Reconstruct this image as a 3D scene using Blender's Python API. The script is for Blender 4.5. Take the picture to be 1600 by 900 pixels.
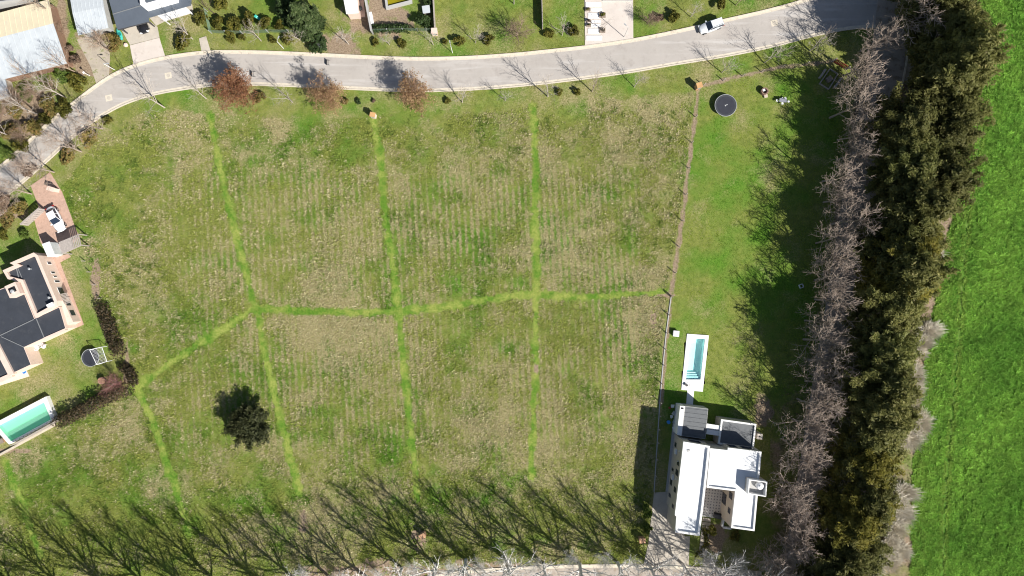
import bpy, math, random
import numpy as np

# ------------------------------------------------------------------ camera, sky, sun
for o in list(bpy.data.objects):
    bpy.data.objects.remove(o)
SC = bpy.context.scene
COL = SC.collection
S = 0.11          # metres on the ground per photo pixel (1600 wide)
H = 120.0         # drone height
cam_d = bpy.data.cameras.new('camera')
cam = bpy.data.objects.new('camera', cam_d)
COL.objects.link(cam)
cam.location = (0, 0, H)
cam.rotation_euler = (0, 0, 0)
cam_d.sensor_width = 36.0
cam_d.lens = 36.0 * H / (1600 * S)
cam_d.clip_start = 1.0
cam_d.clip_end = 6000.0
SC.camera = cam

SUN_EL = math.radians(40.0)
SUN_AZ = math.atan2(-0.65, 0.76)          # direction towards the sun, in the ground plane
world = bpy.data.worlds.new('World')
SC.world = world
world.use_nodes = True
wn = world.node_tree.nodes
sky = wn.new('ShaderNodeTexSky')
sky.sky_type = 'NISHITA'
sky.sun_disc = False
sky.sun_elevation = SUN_EL
sky.sun_rotation = math.pi / 2 - SUN_AZ
wn['Background'].inputs['Strength'].default_value = 0.05
world.node_tree.links.new(sky.outputs[0], wn['Background'].inputs['Color'])
sun_d = bpy.data.lights.new('sun', 'SUN')
sun_d.energy = 4.6
sun_d.angle = math.radians(0.5)
sun_d.color = (1.0, 0.95, 0.875)
sun = bpy.data.objects.new('sun', sun_d)
COL.objects.link(sun)
sun.rotation_euler = (math.pi / 2 - SUN_EL, 0, SUN_AZ + math.pi / 2)
SC.view_settings.view_transform = 'Standard'
SC.view_settings.look = 'None'
SC.view_settings.gamma = 1.0
SC.view_settings.exposure = 0.65
SC.cycles.filter_width = 1.1

# ------------------------------------------------------------------ helpers
def W(px, py, z=0.0):
    """photo pixel of a point at height z -> world x, y"""
    k = S * (H - z) / H
    return ((px - 800.0) * k, (450.0 - py) * k)

def WP(pts, z=0.0):
    return [W(a, b, z) for a, b in pts]

def tag(o, label=None, cat=None, group=None, kind=None):
    if label: o['label'] = label
    if cat: o['category'] = cat
    if group: o['group'] = group
    if kind: o['kind'] = kind
    return o

def link(name, me, mat=None, parent=None, loc=None):
    o = bpy.data.objects.new(name, me)
    COL.objects.link(o)
    if me is not None and mat is not None and not me.materials:
        me.materials.append(mat)
    if parent is not None: o.parent = parent
    if loc is not None: o.location = loc
    return o

def thing(name, label, cat, loc=(0, 0, 0), rz=0.0, group=None):
    o = bpy.data.objects.new(name, None)
    COL.objects.link(o)
    o.location = loc
    o.rotation_euler = (0, 0, rz)
    o.empty_display_size = 0.3
    return tag(o, label, cat, group)

class MB:
    def __init__(self): self.v = []; self.f = []
    def add(self, vs, fs):
        b = len(self.v); self.v += vs; self.f += [tuple(i + b for i in f) for f in fs]; return self
    def prism(self, poly, z0, z1, top=None):
        n = len(poly)
        a = sum(poly[i][0] * poly[(i + 1) % n][1] - poly[(i + 1) % n][0] * poly[i][1] for i in range(n))
        if a < 0:
            poly = poly[::-1]
            if top: top = top[::-1]
        t = top or poly
        vs = [(x, y, z0) for x, y in poly] + [(x, y, z1) for x, y in t]
        fs = [tuple(range(n - 1, -1, -1)), tuple(range(n, 2 * n))]
        fs += [(i, (i + 1) % n, n + (i + 1) % n, n + i) for i in range(n)]
        return self.add(vs, fs)
    def box(self, c, s, rz=0.0):
        ca, sa = math.cos(rz), math.sin(rz)
        hx, hy = s[0] / 2, s[1] / 2
        p = [(c[0] + x * ca - y * sa, c[1] + x * sa + y * ca) for x, y in ((-hx, -hy), (hx, -hy), (hx, hy), (-hx, hy))]
        return self.prism(p, c[2] - s[2] / 2, c[2] + s[2] / 2)
    def wall(self, a, b, w, z0, z1):
        dx, dy = b[0] - a[0], b[1] - a[1]
        l = math.hypot(dx, dy) or 1; nx, ny = -dy / l * w / 2, dx / l * w / 2
        return self.prism([(a[0] - nx, a[1] - ny), (b[0] - nx, b[1] - ny), (b[0] + nx, b[1] + ny), (a[0] + nx, a[1] + ny)], z0, z1)
    def tube(self, pts, rad, n=6, cap=True):
        vs = []; fs = []
        k = len(pts)
        for i in range(k):
            a = pts[max(i - 1, 0)]; b = pts[min(i + 1, k - 1)]
            d = [b[j] - a[j] for j in range(3)]
            l = math.sqrt(sum(t * t for t in d)) or 1e-6
            d = [t / l for t in d]
            u = (0, 0, 1) if abs(d[2]) < 0.9 else (1, 0, 0)
            s = (d[1] * u[2] - d[2] * u[1], d[2] * u[0] - d[0] * u[2], d[0] * u[1] - d[1] * u[0])
            l = math.sqrt(sum(t * t for t in s)); s = [t / l for t in s]
            w = (d[1] * s[2] - d[2] * s[1], d[2] * s[0] - d[0] * s[2], d[0] * s[1] - d[1] * s[0])
            r = rad[i] if isinstance(rad, (list, tuple)) else rad
            for m in range(n):
                c, q = math.cos(2 * math.pi * m / n) * r, math.sin(2 * math.pi * m / n) * r
                vs.append(tuple(pts[i][j] + s[j] * c + w[j] * q for j in range(3)))
        for i in range(k - 1):
            for m in range(n):
                m2 = (m + 1) % n
                fs.append((i * n + m, i * n + m2, (i + 1) * n + m2, (i + 1) * n + m))
        if cap:
            fs.append(tuple(range(n - 1, -1, -1))); fs.append(tuple(range((k - 1) * n, k * n)))
        return self.add(vs, fs)
    def lathe(self, prof, c=(0, 0, 0), n=24):
        vs = []; fs = []
        for r, z in prof:
            for m in range(n):
                a = 2 * math.pi * m / n
                vs.append((c[0] + r * math.cos(a), c[1] + r * math.sin(a), c[2] + z))
        k = len(prof)
        for i in range(k - 1):
            for m in range(n):
                m2 = (m + 1) % n
                fs.append((i * n + m, i * n + m2, (i + 1) * n + m2, (i + 1) * n + m))
        fs.append(tuple(range((k - 1) * n, k * n)))
        fs.append(tuple(range(n - 1, -1, -1)))
        return self.add(vs, fs)
    def mesh(self, name, mat=None, smooth=False):
        me = bpy.data.meshes.new(name)
        me.from_pydata(self.v, [], self.f)
        if smooth: me.shade_smooth()
        if mat is not None: me.materials.append(mat)
        return me
    def build(self, name, mat=None, parent=None, smooth=False, loc=None):
        return link(name, self.mesh(name, mat, smooth), None, parent, loc)

def rel(poly, o):
    return [(x - o[0], y - o[1]) for x, y in poly]

def catmull(pts, n=6):
    out = []
    for i in range(len(pts) - 1):
        p0 = pts[max(i - 1, 0)]; p1 = pts[i]; p2 = pts[i + 1]; p3 = pts[min(i + 2, len(pts) - 1)]
        for k in range(n):
            t = k / n
            out.append(tuple(0.5 * (2 * p1[j] + (p2[j] - p0[j]) * t + (2 * p0[j] - 5 * p1[j] + 4 * p2[j] - p3[j]) * t * t
                                    + (3 * p1[j] - p0[j] - 3 * p2[j] + p3[j]) * t ** 3) for j in (0, 1)))
    out.append(tuple(pts[-1]))
    return out

def offset(pl, d):
    out = []
    for i in range(len(pl)):
        a = pl[max(i - 1, 0)]; b = pl[min(i + 1, len(pl) - 1)]
        dx, dy = b[0] - a[0], b[1] - a[1]; l = math.hypot(dx, dy) or 1
        out.append((pl[i][0] - dy / l * d, pl[i][1] + dx / l * d))
    return out

def ribbon(mb, A, B, z, depth=0.3):
    """closed solid between two polylines of equal length"""
    n = len(A)
    vs = [(x, y, z) for x, y in A] + [(x, y, z) for x, y in B] + [(x, y, z - depth) for x, y in A] + [(x, y, z - depth) for x, y in B]
    fs = []
    for i in range(n - 1):
        fs.append((i, i + 1, n + i + 1, n + i))
        fs.append((2 * n + i, 2 * n + i + 1, i + 1, i))
        fs.append((n + i, n + i + 1, 3 * n + i + 1, 3 * n + i))
    fs.append((0, n, 3 * n, 2 * n)); fs.append((n - 1, 3 * n - 1, 4 * n - 1, 2 * n - 1))
    return mb.add(vs, fs)

WORDS = ['', 'first', 'second', 'third', 'fourth', 'fifth', 'sixth', 'seventh', 'eighth', 'ninth', 'tenth', 'eleventh', 'twelfth',
         'thirteenth', 'fourteenth', 'fifteenth', 'sixteenth', 'seventeenth', 'eighteenth', 'nineteenth', 'twentieth']
def ordn(n):
    if n <= 20: return WORDS[n]
    if n < 30: return 'twenty-' + WORDS[n - 20]
    if n == 30: return 'thirtieth'
    return 'thirty-' + WORDS[n - 30]

# ------------------------------------------------------------------ materials
def nodes_of(m):
    m.use_nodes = True
    return m.node_tree.nodes, m.node_tree.links

MATS = {}
def mat(name, col, rough=0.8, var=0.12, scale=1.5, bump=0.0, bscale=12.0, metal=0.0, spec=0.3, spots=None, stripes=None):
    if name in MATS: return MATS[name]
    m = bpy.data.materials.new(name); n, l = nodes_of(m)
    b = n['Principled BSDF']
    b.inputs['Roughness'].default_value = rough
    b.inputs['Metallic'].default_value = metal
    b.inputs['Specular IOR Level'].default_value = spec
    geo = n.new('ShaderNodeNewGeometry')
    no = n.new('ShaderNodeTexNoise'); no.inputs['Scale'].default_value = scale; no.inputs['Detail'].default_value = 6; no.inputs['Roughness'].default_value = 0.65
    l.new(geo.outputs['Position'], no.inputs['Vector'])
    r = n.new('ShaderNodeValToRGB')
    r.color_ramp.elements[0].position = 0.3; r.color_ramp.elements[1].position = 0.7
    r.color_ramp.elements[0].color = [c * (1 - var) for c in col] + [1]
    r.color_ramp.elements[1].color = [min(c * (1 + var), 1) for c in col] + [1]
    l.new(no.outputs['Fac'], r.inputs['Fac'])
    out = r.outputs['Color']
    if spots:                      # (colour, scale, threshold, softness): stains with a shape of their own
        c2, s2, t2, w2 = spots
        n2 = n.new('ShaderNodeTexNoise'); n2.inputs['Scale'].default_value = s2; n2.inputs['Detail'].default_value = 8; n2.inputs['Roughness'].default_value = 0.7
        l.new(geo.outputs['Position'], n2.inputs['Vector'])
        mr = n.new('ShaderNodeMapRange'); mr.inputs['From Min'].default_value = t2; mr.inputs['From Max'].default_value = t2 + w2
        l.new(n2.outputs['Fac'], mr.inputs['Value'])
        mx = n.new('ShaderNodeMixRGB'); mx.inputs['Color2'].default_value = list(c2) + [1]
        l.new(mr.outputs['Result'], mx.inputs['Fac']); l.new(out, mx.inputs['Color1']); out = mx.outputs['Color']
    if stripes:                    # worn streaks drawn out along the carriageway
        c2, sx_, sy_, t2, w2 = stripes
        mp = n.new('ShaderNodeMapping'); mp.inputs['Scale'].default_value = (sx_, sy_, 1)
        l.new(geo.outputs['Position'], mp.inputs['Vector'])
        n2 = n.new('ShaderNodeTexNoise'); n2.inputs['Scale'].default_value = 1.0; n2.inputs['Detail'].default_value = 7; n2.inputs['Roughness'].default_value = 0.68
        l.new(mp.outputs[0], n2.inputs['Vector'])
        mr = n.new('ShaderNodeMapRange'); mr.inputs['From Min'].default_value = t2; mr.inputs['From Max'].default_value = t2 + w2
        l.new(n2.outputs['Fac'], mr.inputs['Value'])
        mx = n.new('ShaderNodeMixRGB'); mx.inputs['Color2'].default_value = list(c2) + [1]
        l.new(mr.outputs['Result'], mx.inputs['Fac']); l.new(out, mx.inputs['Color1']); out = mx.outputs['Color']
    l.new(out, b.inputs['Base Color'])
    if bump:
        nb = n.new('ShaderNodeTexNoise'); nb.inputs['Scale'].default_value = bscale; nb.inputs['Detail'].default_value = 4
        l.new(geo.outputs['Position'], nb.inputs['Vector'])
        bp = n.new('ShaderNodeBump'); bp.inputs['Strength'].default_value = bump; bp.inputs['Distance'].default_value = 0.05
        l.new(nb.outputs['Fac'], bp.inputs['Height']); l.new(bp.outputs['Normal'], b.inputs['Normal'])
    MATS[name] = m
    return m

def leaf_mat(name, c1, c2, c3=None, trans=0.25, rough=0.6):
    """leaf colour varies from leaf to leaf (attribute rnd) and from plant to plant"""
    m = bpy.data.materials.new(name); n, l = nodes_of(m)
    b = n['Principled BSDF']; b.inputs['Roughness'].default_value = rough; b.inputs['Specular IOR Level'].default_value = 0.25
    at = n.new('ShaderNodeAttribute'); at.attribute_name = 'rnd'
    oi = n.new('ShaderNodeObjectInfo')
    r = n.new('ShaderNodeValToRGB')
    r.color_ramp.elements[0].color = list(c1) + [1]; r.color_ramp.elements[1].color = list(c2) + [1]
    if c3:
        e = r.color_ramp.elements.new(0.82); e.color = list(c2) + [1]
        r.color_ramp.elements[2].color = list(c3) + [1]
    l.new(at.outputs['Fac'], r.inputs['Fac'])
    hs = n.new('ShaderNodeHueSaturation')
    mr = n.new('ShaderNodeMapRange'); mr.inputs['To Min'].default_value = 0.78; mr.inputs['To Max'].default_value = 1.22
    l.new(oi.outputs['Random'], mr.inputs['Value']); l.new(mr.outputs['Result'], hs.inputs['Value'])
    l.new(r.outputs['Color'], hs.inputs['Color'])
    l.new(hs.outputs['Color'], b.inputs['Base Color'])
    tr = n.new('ShaderNodeBsdfTranslucent'); l.new(hs.outputs['Color'], tr.inputs['Color'])
    mx = n.new('ShaderNodeMixShader'); mx.inputs['Fac'].default_value = trans
    l.new(b.outputs[0], mx.inputs[1]); l.new(tr.outputs[0], mx.inputs[2])
    l.new(mx.outputs[0], n['Material Output'].inputs['Surface'])
    return m

def water_mat(name, tint, gloss=0.06, veil=None, vf=0.0):
    m = bpy.data.materials.new(name); n, l = nodes_of(m)
    n.remove(n['Principled BSDF'])
    t = n.new('ShaderNodeBsdfTransparent'); t.inputs['Color'].default_value = list(tint) + [1]
    g = n.new('ShaderNodeBsdfGlossy'); g.inputs['Roughness'].default_value = 0.05
    fr = n.new('ShaderNodeFresnel'); fr.inputs['IOR'].default_value = 1.33
    geo = n.new('ShaderNodeNewGeometry')
    no = n.new('ShaderNodeTexNoise'); no.inputs['Scale'].default_value = 3.0; no.inputs['Detail'].default_value = 3
    l.new(geo.outputs['Position'], no.inputs['Vector'])
    bp = n.new('ShaderNodeBump'); bp.inputs['Strength'].default_value = 0.15; bp.inputs['Distance'].default_value = 0.05
    l.new(no.outputs['Fac'], bp.inputs['Height']); l.new(bp.outputs['Normal'], g.inputs['Normal'])
    base = t.outputs[0]
    if veil:
        d = n.new('ShaderNodeBsdfDiffuse'); d.inputs['Color'].default_value = list(veil) + [1]
        m0 = n.new('ShaderNodeMixShader'); m0.inputs['Fac'].default_value = vf
        l.new(t.outputs[0], m0.inputs[1]); l.new(d.outputs[0], m0.inputs[2]); base = m0.outputs[0]
    mx = n.new('ShaderNodeMixShader')
    l.new(fr.outputs[0], mx.inputs['Fac']); l.new(base, mx.inputs[1]); l.new(g.outputs[0], mx.inputs[2])
    l.new(mx.outputs[0], n['Material Output'].inputs['Surface'])
    return m

ASPH = mat('street_surface', (0.425, 0.395, 0.365), 0.85, 0.10, 0.25, 0.15, 30, spots=((0.345, 0.315, 0.29), 0.5, 0.5, 0.2), stripes=((0.50, 0.475, 0.45), 0.07, 0.75, 0.52, 0.14))
AVE = mat('avenue_surface', (0.40, 0.35, 0.30), 0.9, 0.16, 0.5, 0.2, 20, spots=((0.28, 0.23, 0.18), 0.7, 0.5, 0.1))
KERB = mat('kerb_concrete', (0.62, 0.56, 0.46), 0.9, 0.10, 1.5, 0.1, spots=((0.42, 0.36, 0.29), 1.1, 0.56, 0.12))
CONC = mat('drive_concrete', (0.50, 0.455, 0.39), 0.9, 0.10, 0.7, 0.1, spots=((0.39, 0.34, 0.28), 0.5, 0.53, 0.15))
CONC2 = mat('pale_concrete', (0.60, 0.54, 0.49), 0.85, 0.07, 0.6, 0.05, spots=((0.5, 0.44, 0.39), 0.8, 0.55, 0.15))
DIRT = mat('bare_dirt', (0.42, 0.37, 0.30), 0.95, 0.22, 0.9, 0.5, 8, spots=((0.16, 0.19, 0.05), 0.9, 0.55, 0.1))
WHITE = mat('white_plaster', (0.80, 0.80, 0.79), 0.8, 0.03, 0.8)
WROOF = mat('white_roof_membrane', (0.78, 0.80, 0.82), 0.7, 0.04, 0.6, spots=((0.62, 0.65, 0.68), 0.7, 0.58, 0.2))
GREYW = mat('grey_plaster', (0.42, 0.42, 0.41), 0.85, 0.08, 0.8)
BEIGEW = mat('beige_plaster', (0.52, 0.47, 0.41), 0.85, 0.08, 0.8)
PINK = mat('pink_plaster', (0.70, 0.55, 0.47), 0.85, 0.06, 1.0, spots=((0.6, 0.45, 0.37), 1.2, 0.56, 0.15))
BRICK = mat('brick_paving', (0.47, 0.32, 0.25), 0.9, 0.14, 2.0, 0.2, spots=((0.34, 0.22, 0.17), 1.5, 0.55, 0.12))
TERRA = mat('terracotta_brick', (0.55, 0.33, 0.2), 0.9, 0.2, 5.0, 0.2)
DARKR = mat('dark_membrane_roof', (0.047, 0.053, 0.066), 0.55, 0.12, 0.5, 0.1, 20, spots=((0.07, 0.075, 0.085), 0.8, 0.55, 0.2))
SLATE = mat('slate_grey_metal_roof', (0.11, 0.13, 0.16), 0.5, 0.08, 0.6)
SEAM = mat('pale_roof_seam', (0.2, 0.21, 0.22), 0.7, 0.1, 2.0)
GREYR = mat('grey_sheet_roof', (0.13, 0.14, 0.15), 0.6, 0.12, 2.0)
CREAMR = mat('cream_sheet_roof', (0.72, 0.64, 0.46), 0.65, 0.05, 0.6, spots=((0.66, 0.60, 0.46), 0.8, 0.55, 0.15))
BLUER = mat('pale_blue_sheet_roof', (0.50, 0.54, 0.57), 0.6, 0.07, 0.6, spots=((0.42, 0.46, 0.5), 0.9, 0.55, 0.15))
BLACK = mat('black_rubber', (0.018, 0.018, 0.02), 0.7, 0.1, 2.0)
GLASS = mat('dark_glass', (0.02, 0.03, 0.05), 0.08, 0.1, 1.0, spec=0.6)
CARW = mat('white_car_paint', (0.80, 0.81, 0.83), 0.22, 0.01, 1.0, spec=0.5)
CARS = mat('silver_car_paint', (0.68, 0.72, 0.76), 0.35, 0.02, 1.0, metal=0.0, spec=0.5)
CARB = mat('black_car_paint', (0.015, 0.015, 0.018), 0.15, 0.02, 1.0, spec=0.6)
STEEL = mat('galvanised_steel', (0.52, 0.54, 0.55), 0.45, 0.06, 3.0, metal=0.4)
DSTEEL = mat('dark_steel', (0.07, 0.07, 0.075), 0.5, 0.1, 3.0)
RIM = mat('wheel_rim', (0.5, 0.5, 0.52), 0.35, 0.05, 3.0, metal=0.7)
LAMP_R = mat('red_lamp_glass', (0.35, 0.02, 0.02), 0.2)
LAMP_W = mat('clear_lamp_glass', (0.75, 0.78, 0.8), 0.15)
WOOD = mat('weathered_wood', (0.27, 0.22, 0.18), 0.85, 0.2, 4.0, 0.2)
GWOOD = mat('silver_grey_wood', (0.38, 0.34, 0.31), 0.85, 0.2, 4.0, 0.2)
BARKW = mat('white_bark', (0.66, 0.64, 0.62), 0.85, 0.15, 1.0)
BARKG = mat('grey_brown_bark', (0.385, 0.295, 0.225), 0.9, 0.2, 1.0)
BARKP = mat('pinkish_grey_bark', (0.37, 0.30, 0.25), 0.9, 0.18, 1.0)
BARKD = mat('dark_bark', (0.10, 0.075, 0.055), 0.9, 0.2, 2.0)
BARKL = mat('pale_grey_bark', (0.45, 0.40, 0.35), 0.9, 0.15, 1.0)
REED = mat('dry_pale_reed', (0.70, 0.655, 0.56), 0.9, 0.15, 1.0)
RUST = mat('rust_red_paint', (0.33, 0.05, 0.04), 0.6, 0.2, 3.0)
TEAL = mat('teal_plastic', (0.06, 0.5, 0.42), 0.4, 0.05, 2.0)
BLUEP = mat('blue_plastic', (0.05, 0.25, 0.65), 0.4, 0.05, 2.0)
SAND = mat('sand_stone', (0.52, 0.46, 0.37), 0.9, 0.14, 2.5, 0.2)
POOLW = mat('pool_plaster', (0.80, 0.86, 0.86), 0.7, 0.04, 1.0)
POOLG = mat('green_pool_lining', (0.62, 0.92, 0.78), 0.7, 0.06, 0.8)
POOLY = mat('mossy_pool_lining', (0.2, 0.2, 0.02), 0.8, 0.3, 0.8)
WPVC = mat('white_plastic', (0.78, 0.79, 0.8), 0.5, 0.03, 2.0)
GCLOTH = mat('green_wire_mesh', (0.16, 0.26, 0.19), 0.8, 0.2, 3.0)
LITTER = mat('brown_cushion', (0.2, 0.12, 0.1), 0.9, 0.2, 4.0)

# ------------------------------------------------------------------ numpy noise and masks for the ground
def vnoise(x, y, scale, seed):
    r = np.random.RandomState(seed); T = r.rand(256, 256)
    u = x / scale; v = y / scale
    i = np.floor(u).astype(int); j = np.floor(v).astype(int)
    f = u - i; g = v - j
    f = f * f * (3 - 2 * f); g = g * g * (3 - 2 * g)
    a = T[i % 256, j % 256]; b = T[(i + 1) % 256, j % 256]; c = T[i % 256, (j + 1) % 256]; d = T[(i + 1) % 256, (j + 1) % 256]
    return (a * (1 - f) + b * f) * (1 - g) + (c * (1 - f) + d * f) * g

def fbm(x, y, scale, seed, oct=4):
    t = 0; w = 0; a = 1.0
    for k in range(oct):
        t = t + a * vnoise(x, y, scale / 2 ** k, seed + k); w += a; a *= 0.55
    return t / w

def inpoly(x, y, poly):
    c = np.zeros(x.shape, bool); n = len(poly); j = n - 1
    for i in range(n):
        xi, yi = poly[i]; xj, yj = poly[j]
        if yi != yj:
            c ^= ((yi > y) != (yj > y)) & (x < (xj - xi) * (y - yi) / (yj - yi) + xi)
        j = i
    return c

def pdist(x, y, pl):
    d = np.full(x.shape, 1e9)
    for i in range(len(pl) - 1):
        ax, ay = pl[i]; bx, by = pl[i + 1]; vx, vy = bx - ax, by - ay
        t = np.clip(((x - ax) * vx + (y - ay) * vy) / (vx * vx + vy * vy), 0, 1)
        d = np.minimum(d, np.hypot(x - ax - t * vx, y - ay - t * vy))
    return d

def sstep(a, b, v):
    t = np.clip((v - a) / (b - a), 0, 1); return t * t * (3 - 2 * t)

CROP_EDGE = [(1540, -400), (1525, 0), (1520, 140), (1500, 250), (1482, 370), (1462, 470), (1446, 560), (1438, 640), (1428, 720), (1424, 900), (1400, 1300)]
CROP = CROP_EDGE + [(9000, 1300), (9000, -400)]
WOODS = [(1375, -200), (1352, 90), (1328, 200), (1308, 300), (1284, 450), (1262, 560), (1200, 640), (1206, 760), (1200, 900), (1190, 1300)] + CROP_EDGE[::-1]
RLAWN = [(1092, 138), (1340, 97), (1328, 200), (1308, 300), (1284, 450), (1262, 560), (1200, 640), (1035, 640), (1046, 460)]
PLOT = [(96, 290), (150, 215), (230, 172), (330, 172), (560, 182), (840, 160), (1000, 140), (1085, 140), (1066, 300), (1040, 470), (1024, 640), (1010, 870), (500, 905), (-40, 930), (-40, 732), (100, 660), (212, 606), (165, 480), (130, 380)]
STRIPS = [[(328, 180), (345, 270), (370, 370), (395, 470), (402, 485), (415, 560), (435, 640), (468, 770)],
          [(583, 185), (592, 230), (602, 330), (613, 410), (622, 480), (630, 560), (640, 650), (653, 780)],
          [(832, 165), (838, 250), (836, 330), (838, 400), (839, 460), (836, 520), (838, 560), (834, 640), (831, 745)],
          [(208, 608), (300, 545), (390, 487), (404, 482), (470, 486), (560, 489), (625, 487), (720, 476), (790, 464), (838, 459), (900, 465), (980, 460), (1045, 458)],
          [(214, 608), (240, 660), (266, 740), (297, 835)], [(8, 722), (35, 790), (62, 870)]]
FENCE_R = [(1092, 137), (1081, 220), (1071, 304), (1060, 385), (1048, 465), (1040, 545), (1032, 630)]
FENCE_T = [(1096, 134), (1160, 118), (1220, 105), (1300, 96)]
FUR = [(1536, 200), (1522, 270), (1512, 340), (1505, 420), (1500, 500), (1492, 600), (1484, 690), (1478, 760), (1472, 900)]
DIRT_SPOTS = [(530, 72, 34, 26), (596, 10, 14, 10), (655, 845, 16, 24), (600, 895, 170, 22), (770, 890, 90, 14), (475, 812, 12, 30), (1120, 845, 24, 30), (1190, 640, 16, 26), (140, 90, 30, 42), (45, 180, 60, 40), (20, 330, 30, 14),
              (95, 30, 14, 60), (838, 575, 4, 16), (1040, 462, 22, 4), (20, 705, 60, 4), (590, 30, 60, 34), (1020, 500, 6, 20), (150, 440, 8, 40), (198, 570, 5, 50)]

def zones(px, py):
    """cover weights at a place on the ground, in photo pixels"""
    wob = (fbm(px, py, 22, 5) - 0.5) * 10
    wob2 = (fbm(px, py, 55, 8, 4) - 0.5) * 34
    crop = inpoly(px + wob, py, CROP).astype(float)
    woods = inpoly(px + wob, py + wob, WOODS).astype(float) * (1 - crop)
    rl = inpoly(px, py, RLAWN).astype(float) * (1 - crop) * (1 - woods)
    plot = inpoly(px + wob * 0.6, py + wob * 0.6 + wob2 * (py < 260) - 4, PLOT).astype(float) * (1 - crop) * (1 - woods) * (1 - rl)
    strip = np.zeros(px.shape)
    for k, s in enumerate(STRIPS):
        d = pdist(px, py, s) + (fbm(px, py, 14, 40 + k) - 0.5) * 8
        strip = np.maximum(strip, 1 - sstep(4.4, 6.6, d + (fbm(px, py, 6, 45 + k, 2) - .5) * 4 + (fbm(px, py, 60, 50 + k) - 0.5) * 4))
    broad = fbm(px, py, 170, 11); mid = fbm(px, py, 48, 21, 4); fine = fbm(px, py, 14, 31, 3)
    # dryness: centre of the plot is drier than its upper left and its lower right corner
    dry = plot * np.clip(0.39 + 1.0 * (mid - 0.5) + 1.3 * (broad - 0.5) + 0.9 * (fine - 0.5)
                         + 0.24 * np.exp(-((px - 640) / 300) ** 2 - ((py - 440) / 150) ** 2)
                         - 0.45 * np.exp(-((px - 150) / 110) ** 2 - ((py - 260) / 90) ** 2)
                         - 0.3 * np.exp(-((px - 930) / 90) ** 2 - ((py - 660) / 80) ** 2)
                         - 0.35 * np.exp(-((px - 560) / 40) ** 2 - ((py - 215) / 60) ** 2)
                         - 0.12 * sstep(690, 800, py), 0, 1)
    dry += rl * np.clip(0.12 + 1.0 * (mid - 0.5) + 0.6 * (fine - 0.5), 0, 1)
    lawn = (1 - crop) * (1 - woods) * (1 - plot) * (1 - rl)
    dry += lawn * np.clip(0.32 + 1.1 * (mid - 0.5) + 0.5 * (fine - 0.5) + 0.25 * np.exp(-((px - 120) / 60) ** 2 - ((py - 440) / 70) ** 2), 0, 1)
    dry *= (1 - 0.85 * strip)
    lush = np.clip(0.25 + 2.2 * (fbm(px, py, 34, 61, 4) - 0.5) + .9 * (fbm(px, py, 120, 66, 2) - .5) + strip * 0.35, 0, 1)
    soil = woods * np.clip(0.55 + 1.5 * (mid - 0.5), 0, 1)
    soil = np.maximum(soil, 0.75 * (1 - sstep(2.0, 6.0, pdist(px, py, FENCE_R) + (fine - 0.5) * 6)))
    soil = np.maximum(soil, 0.7 * (1 - sstep(2.0, 5.0, pdist(px, py, FENCE_T) + (fine - 0.5) * 6)))
    soil = np.maximum(soil, .45 * (1 - sstep(1.0, 3.0, pdist(px, py, FUR))))
    for a, b, r1, r2 in DIRT_SPOTS:
        q = np.hypot((px - a) / r1, (py - b) / r2) + (fine - 0.5) * 1.2 + (mid - 0.5) * 0.8
        soil = np.maximum(soil, 0.85 * (1 - sstep(0.5, 1.15, q)))
    rows = plot * sstep(210, 330, px) * sstep(230, 300, py) * (1 - sstep(680, 780, py)) * (1 - sstep(980, 1040, px)) * (1 - strip) * np.clip(0.2 + 1.6 * (fbm(px, py, 120, 77, 3) - .2), 0, 1)
    return dict(rows=rows, crop=crop, woods=woods, rl=rl, plot=plot, strip=strip, dry=np.clip(dry, 0, 1), lush=lush, soil=np.clip(soil, 0, 1))

POOL_IN = [(1078.5, 529.5), (1101.5, 529.5), (1094.5, 593), (1071.5, 593)]

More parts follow.
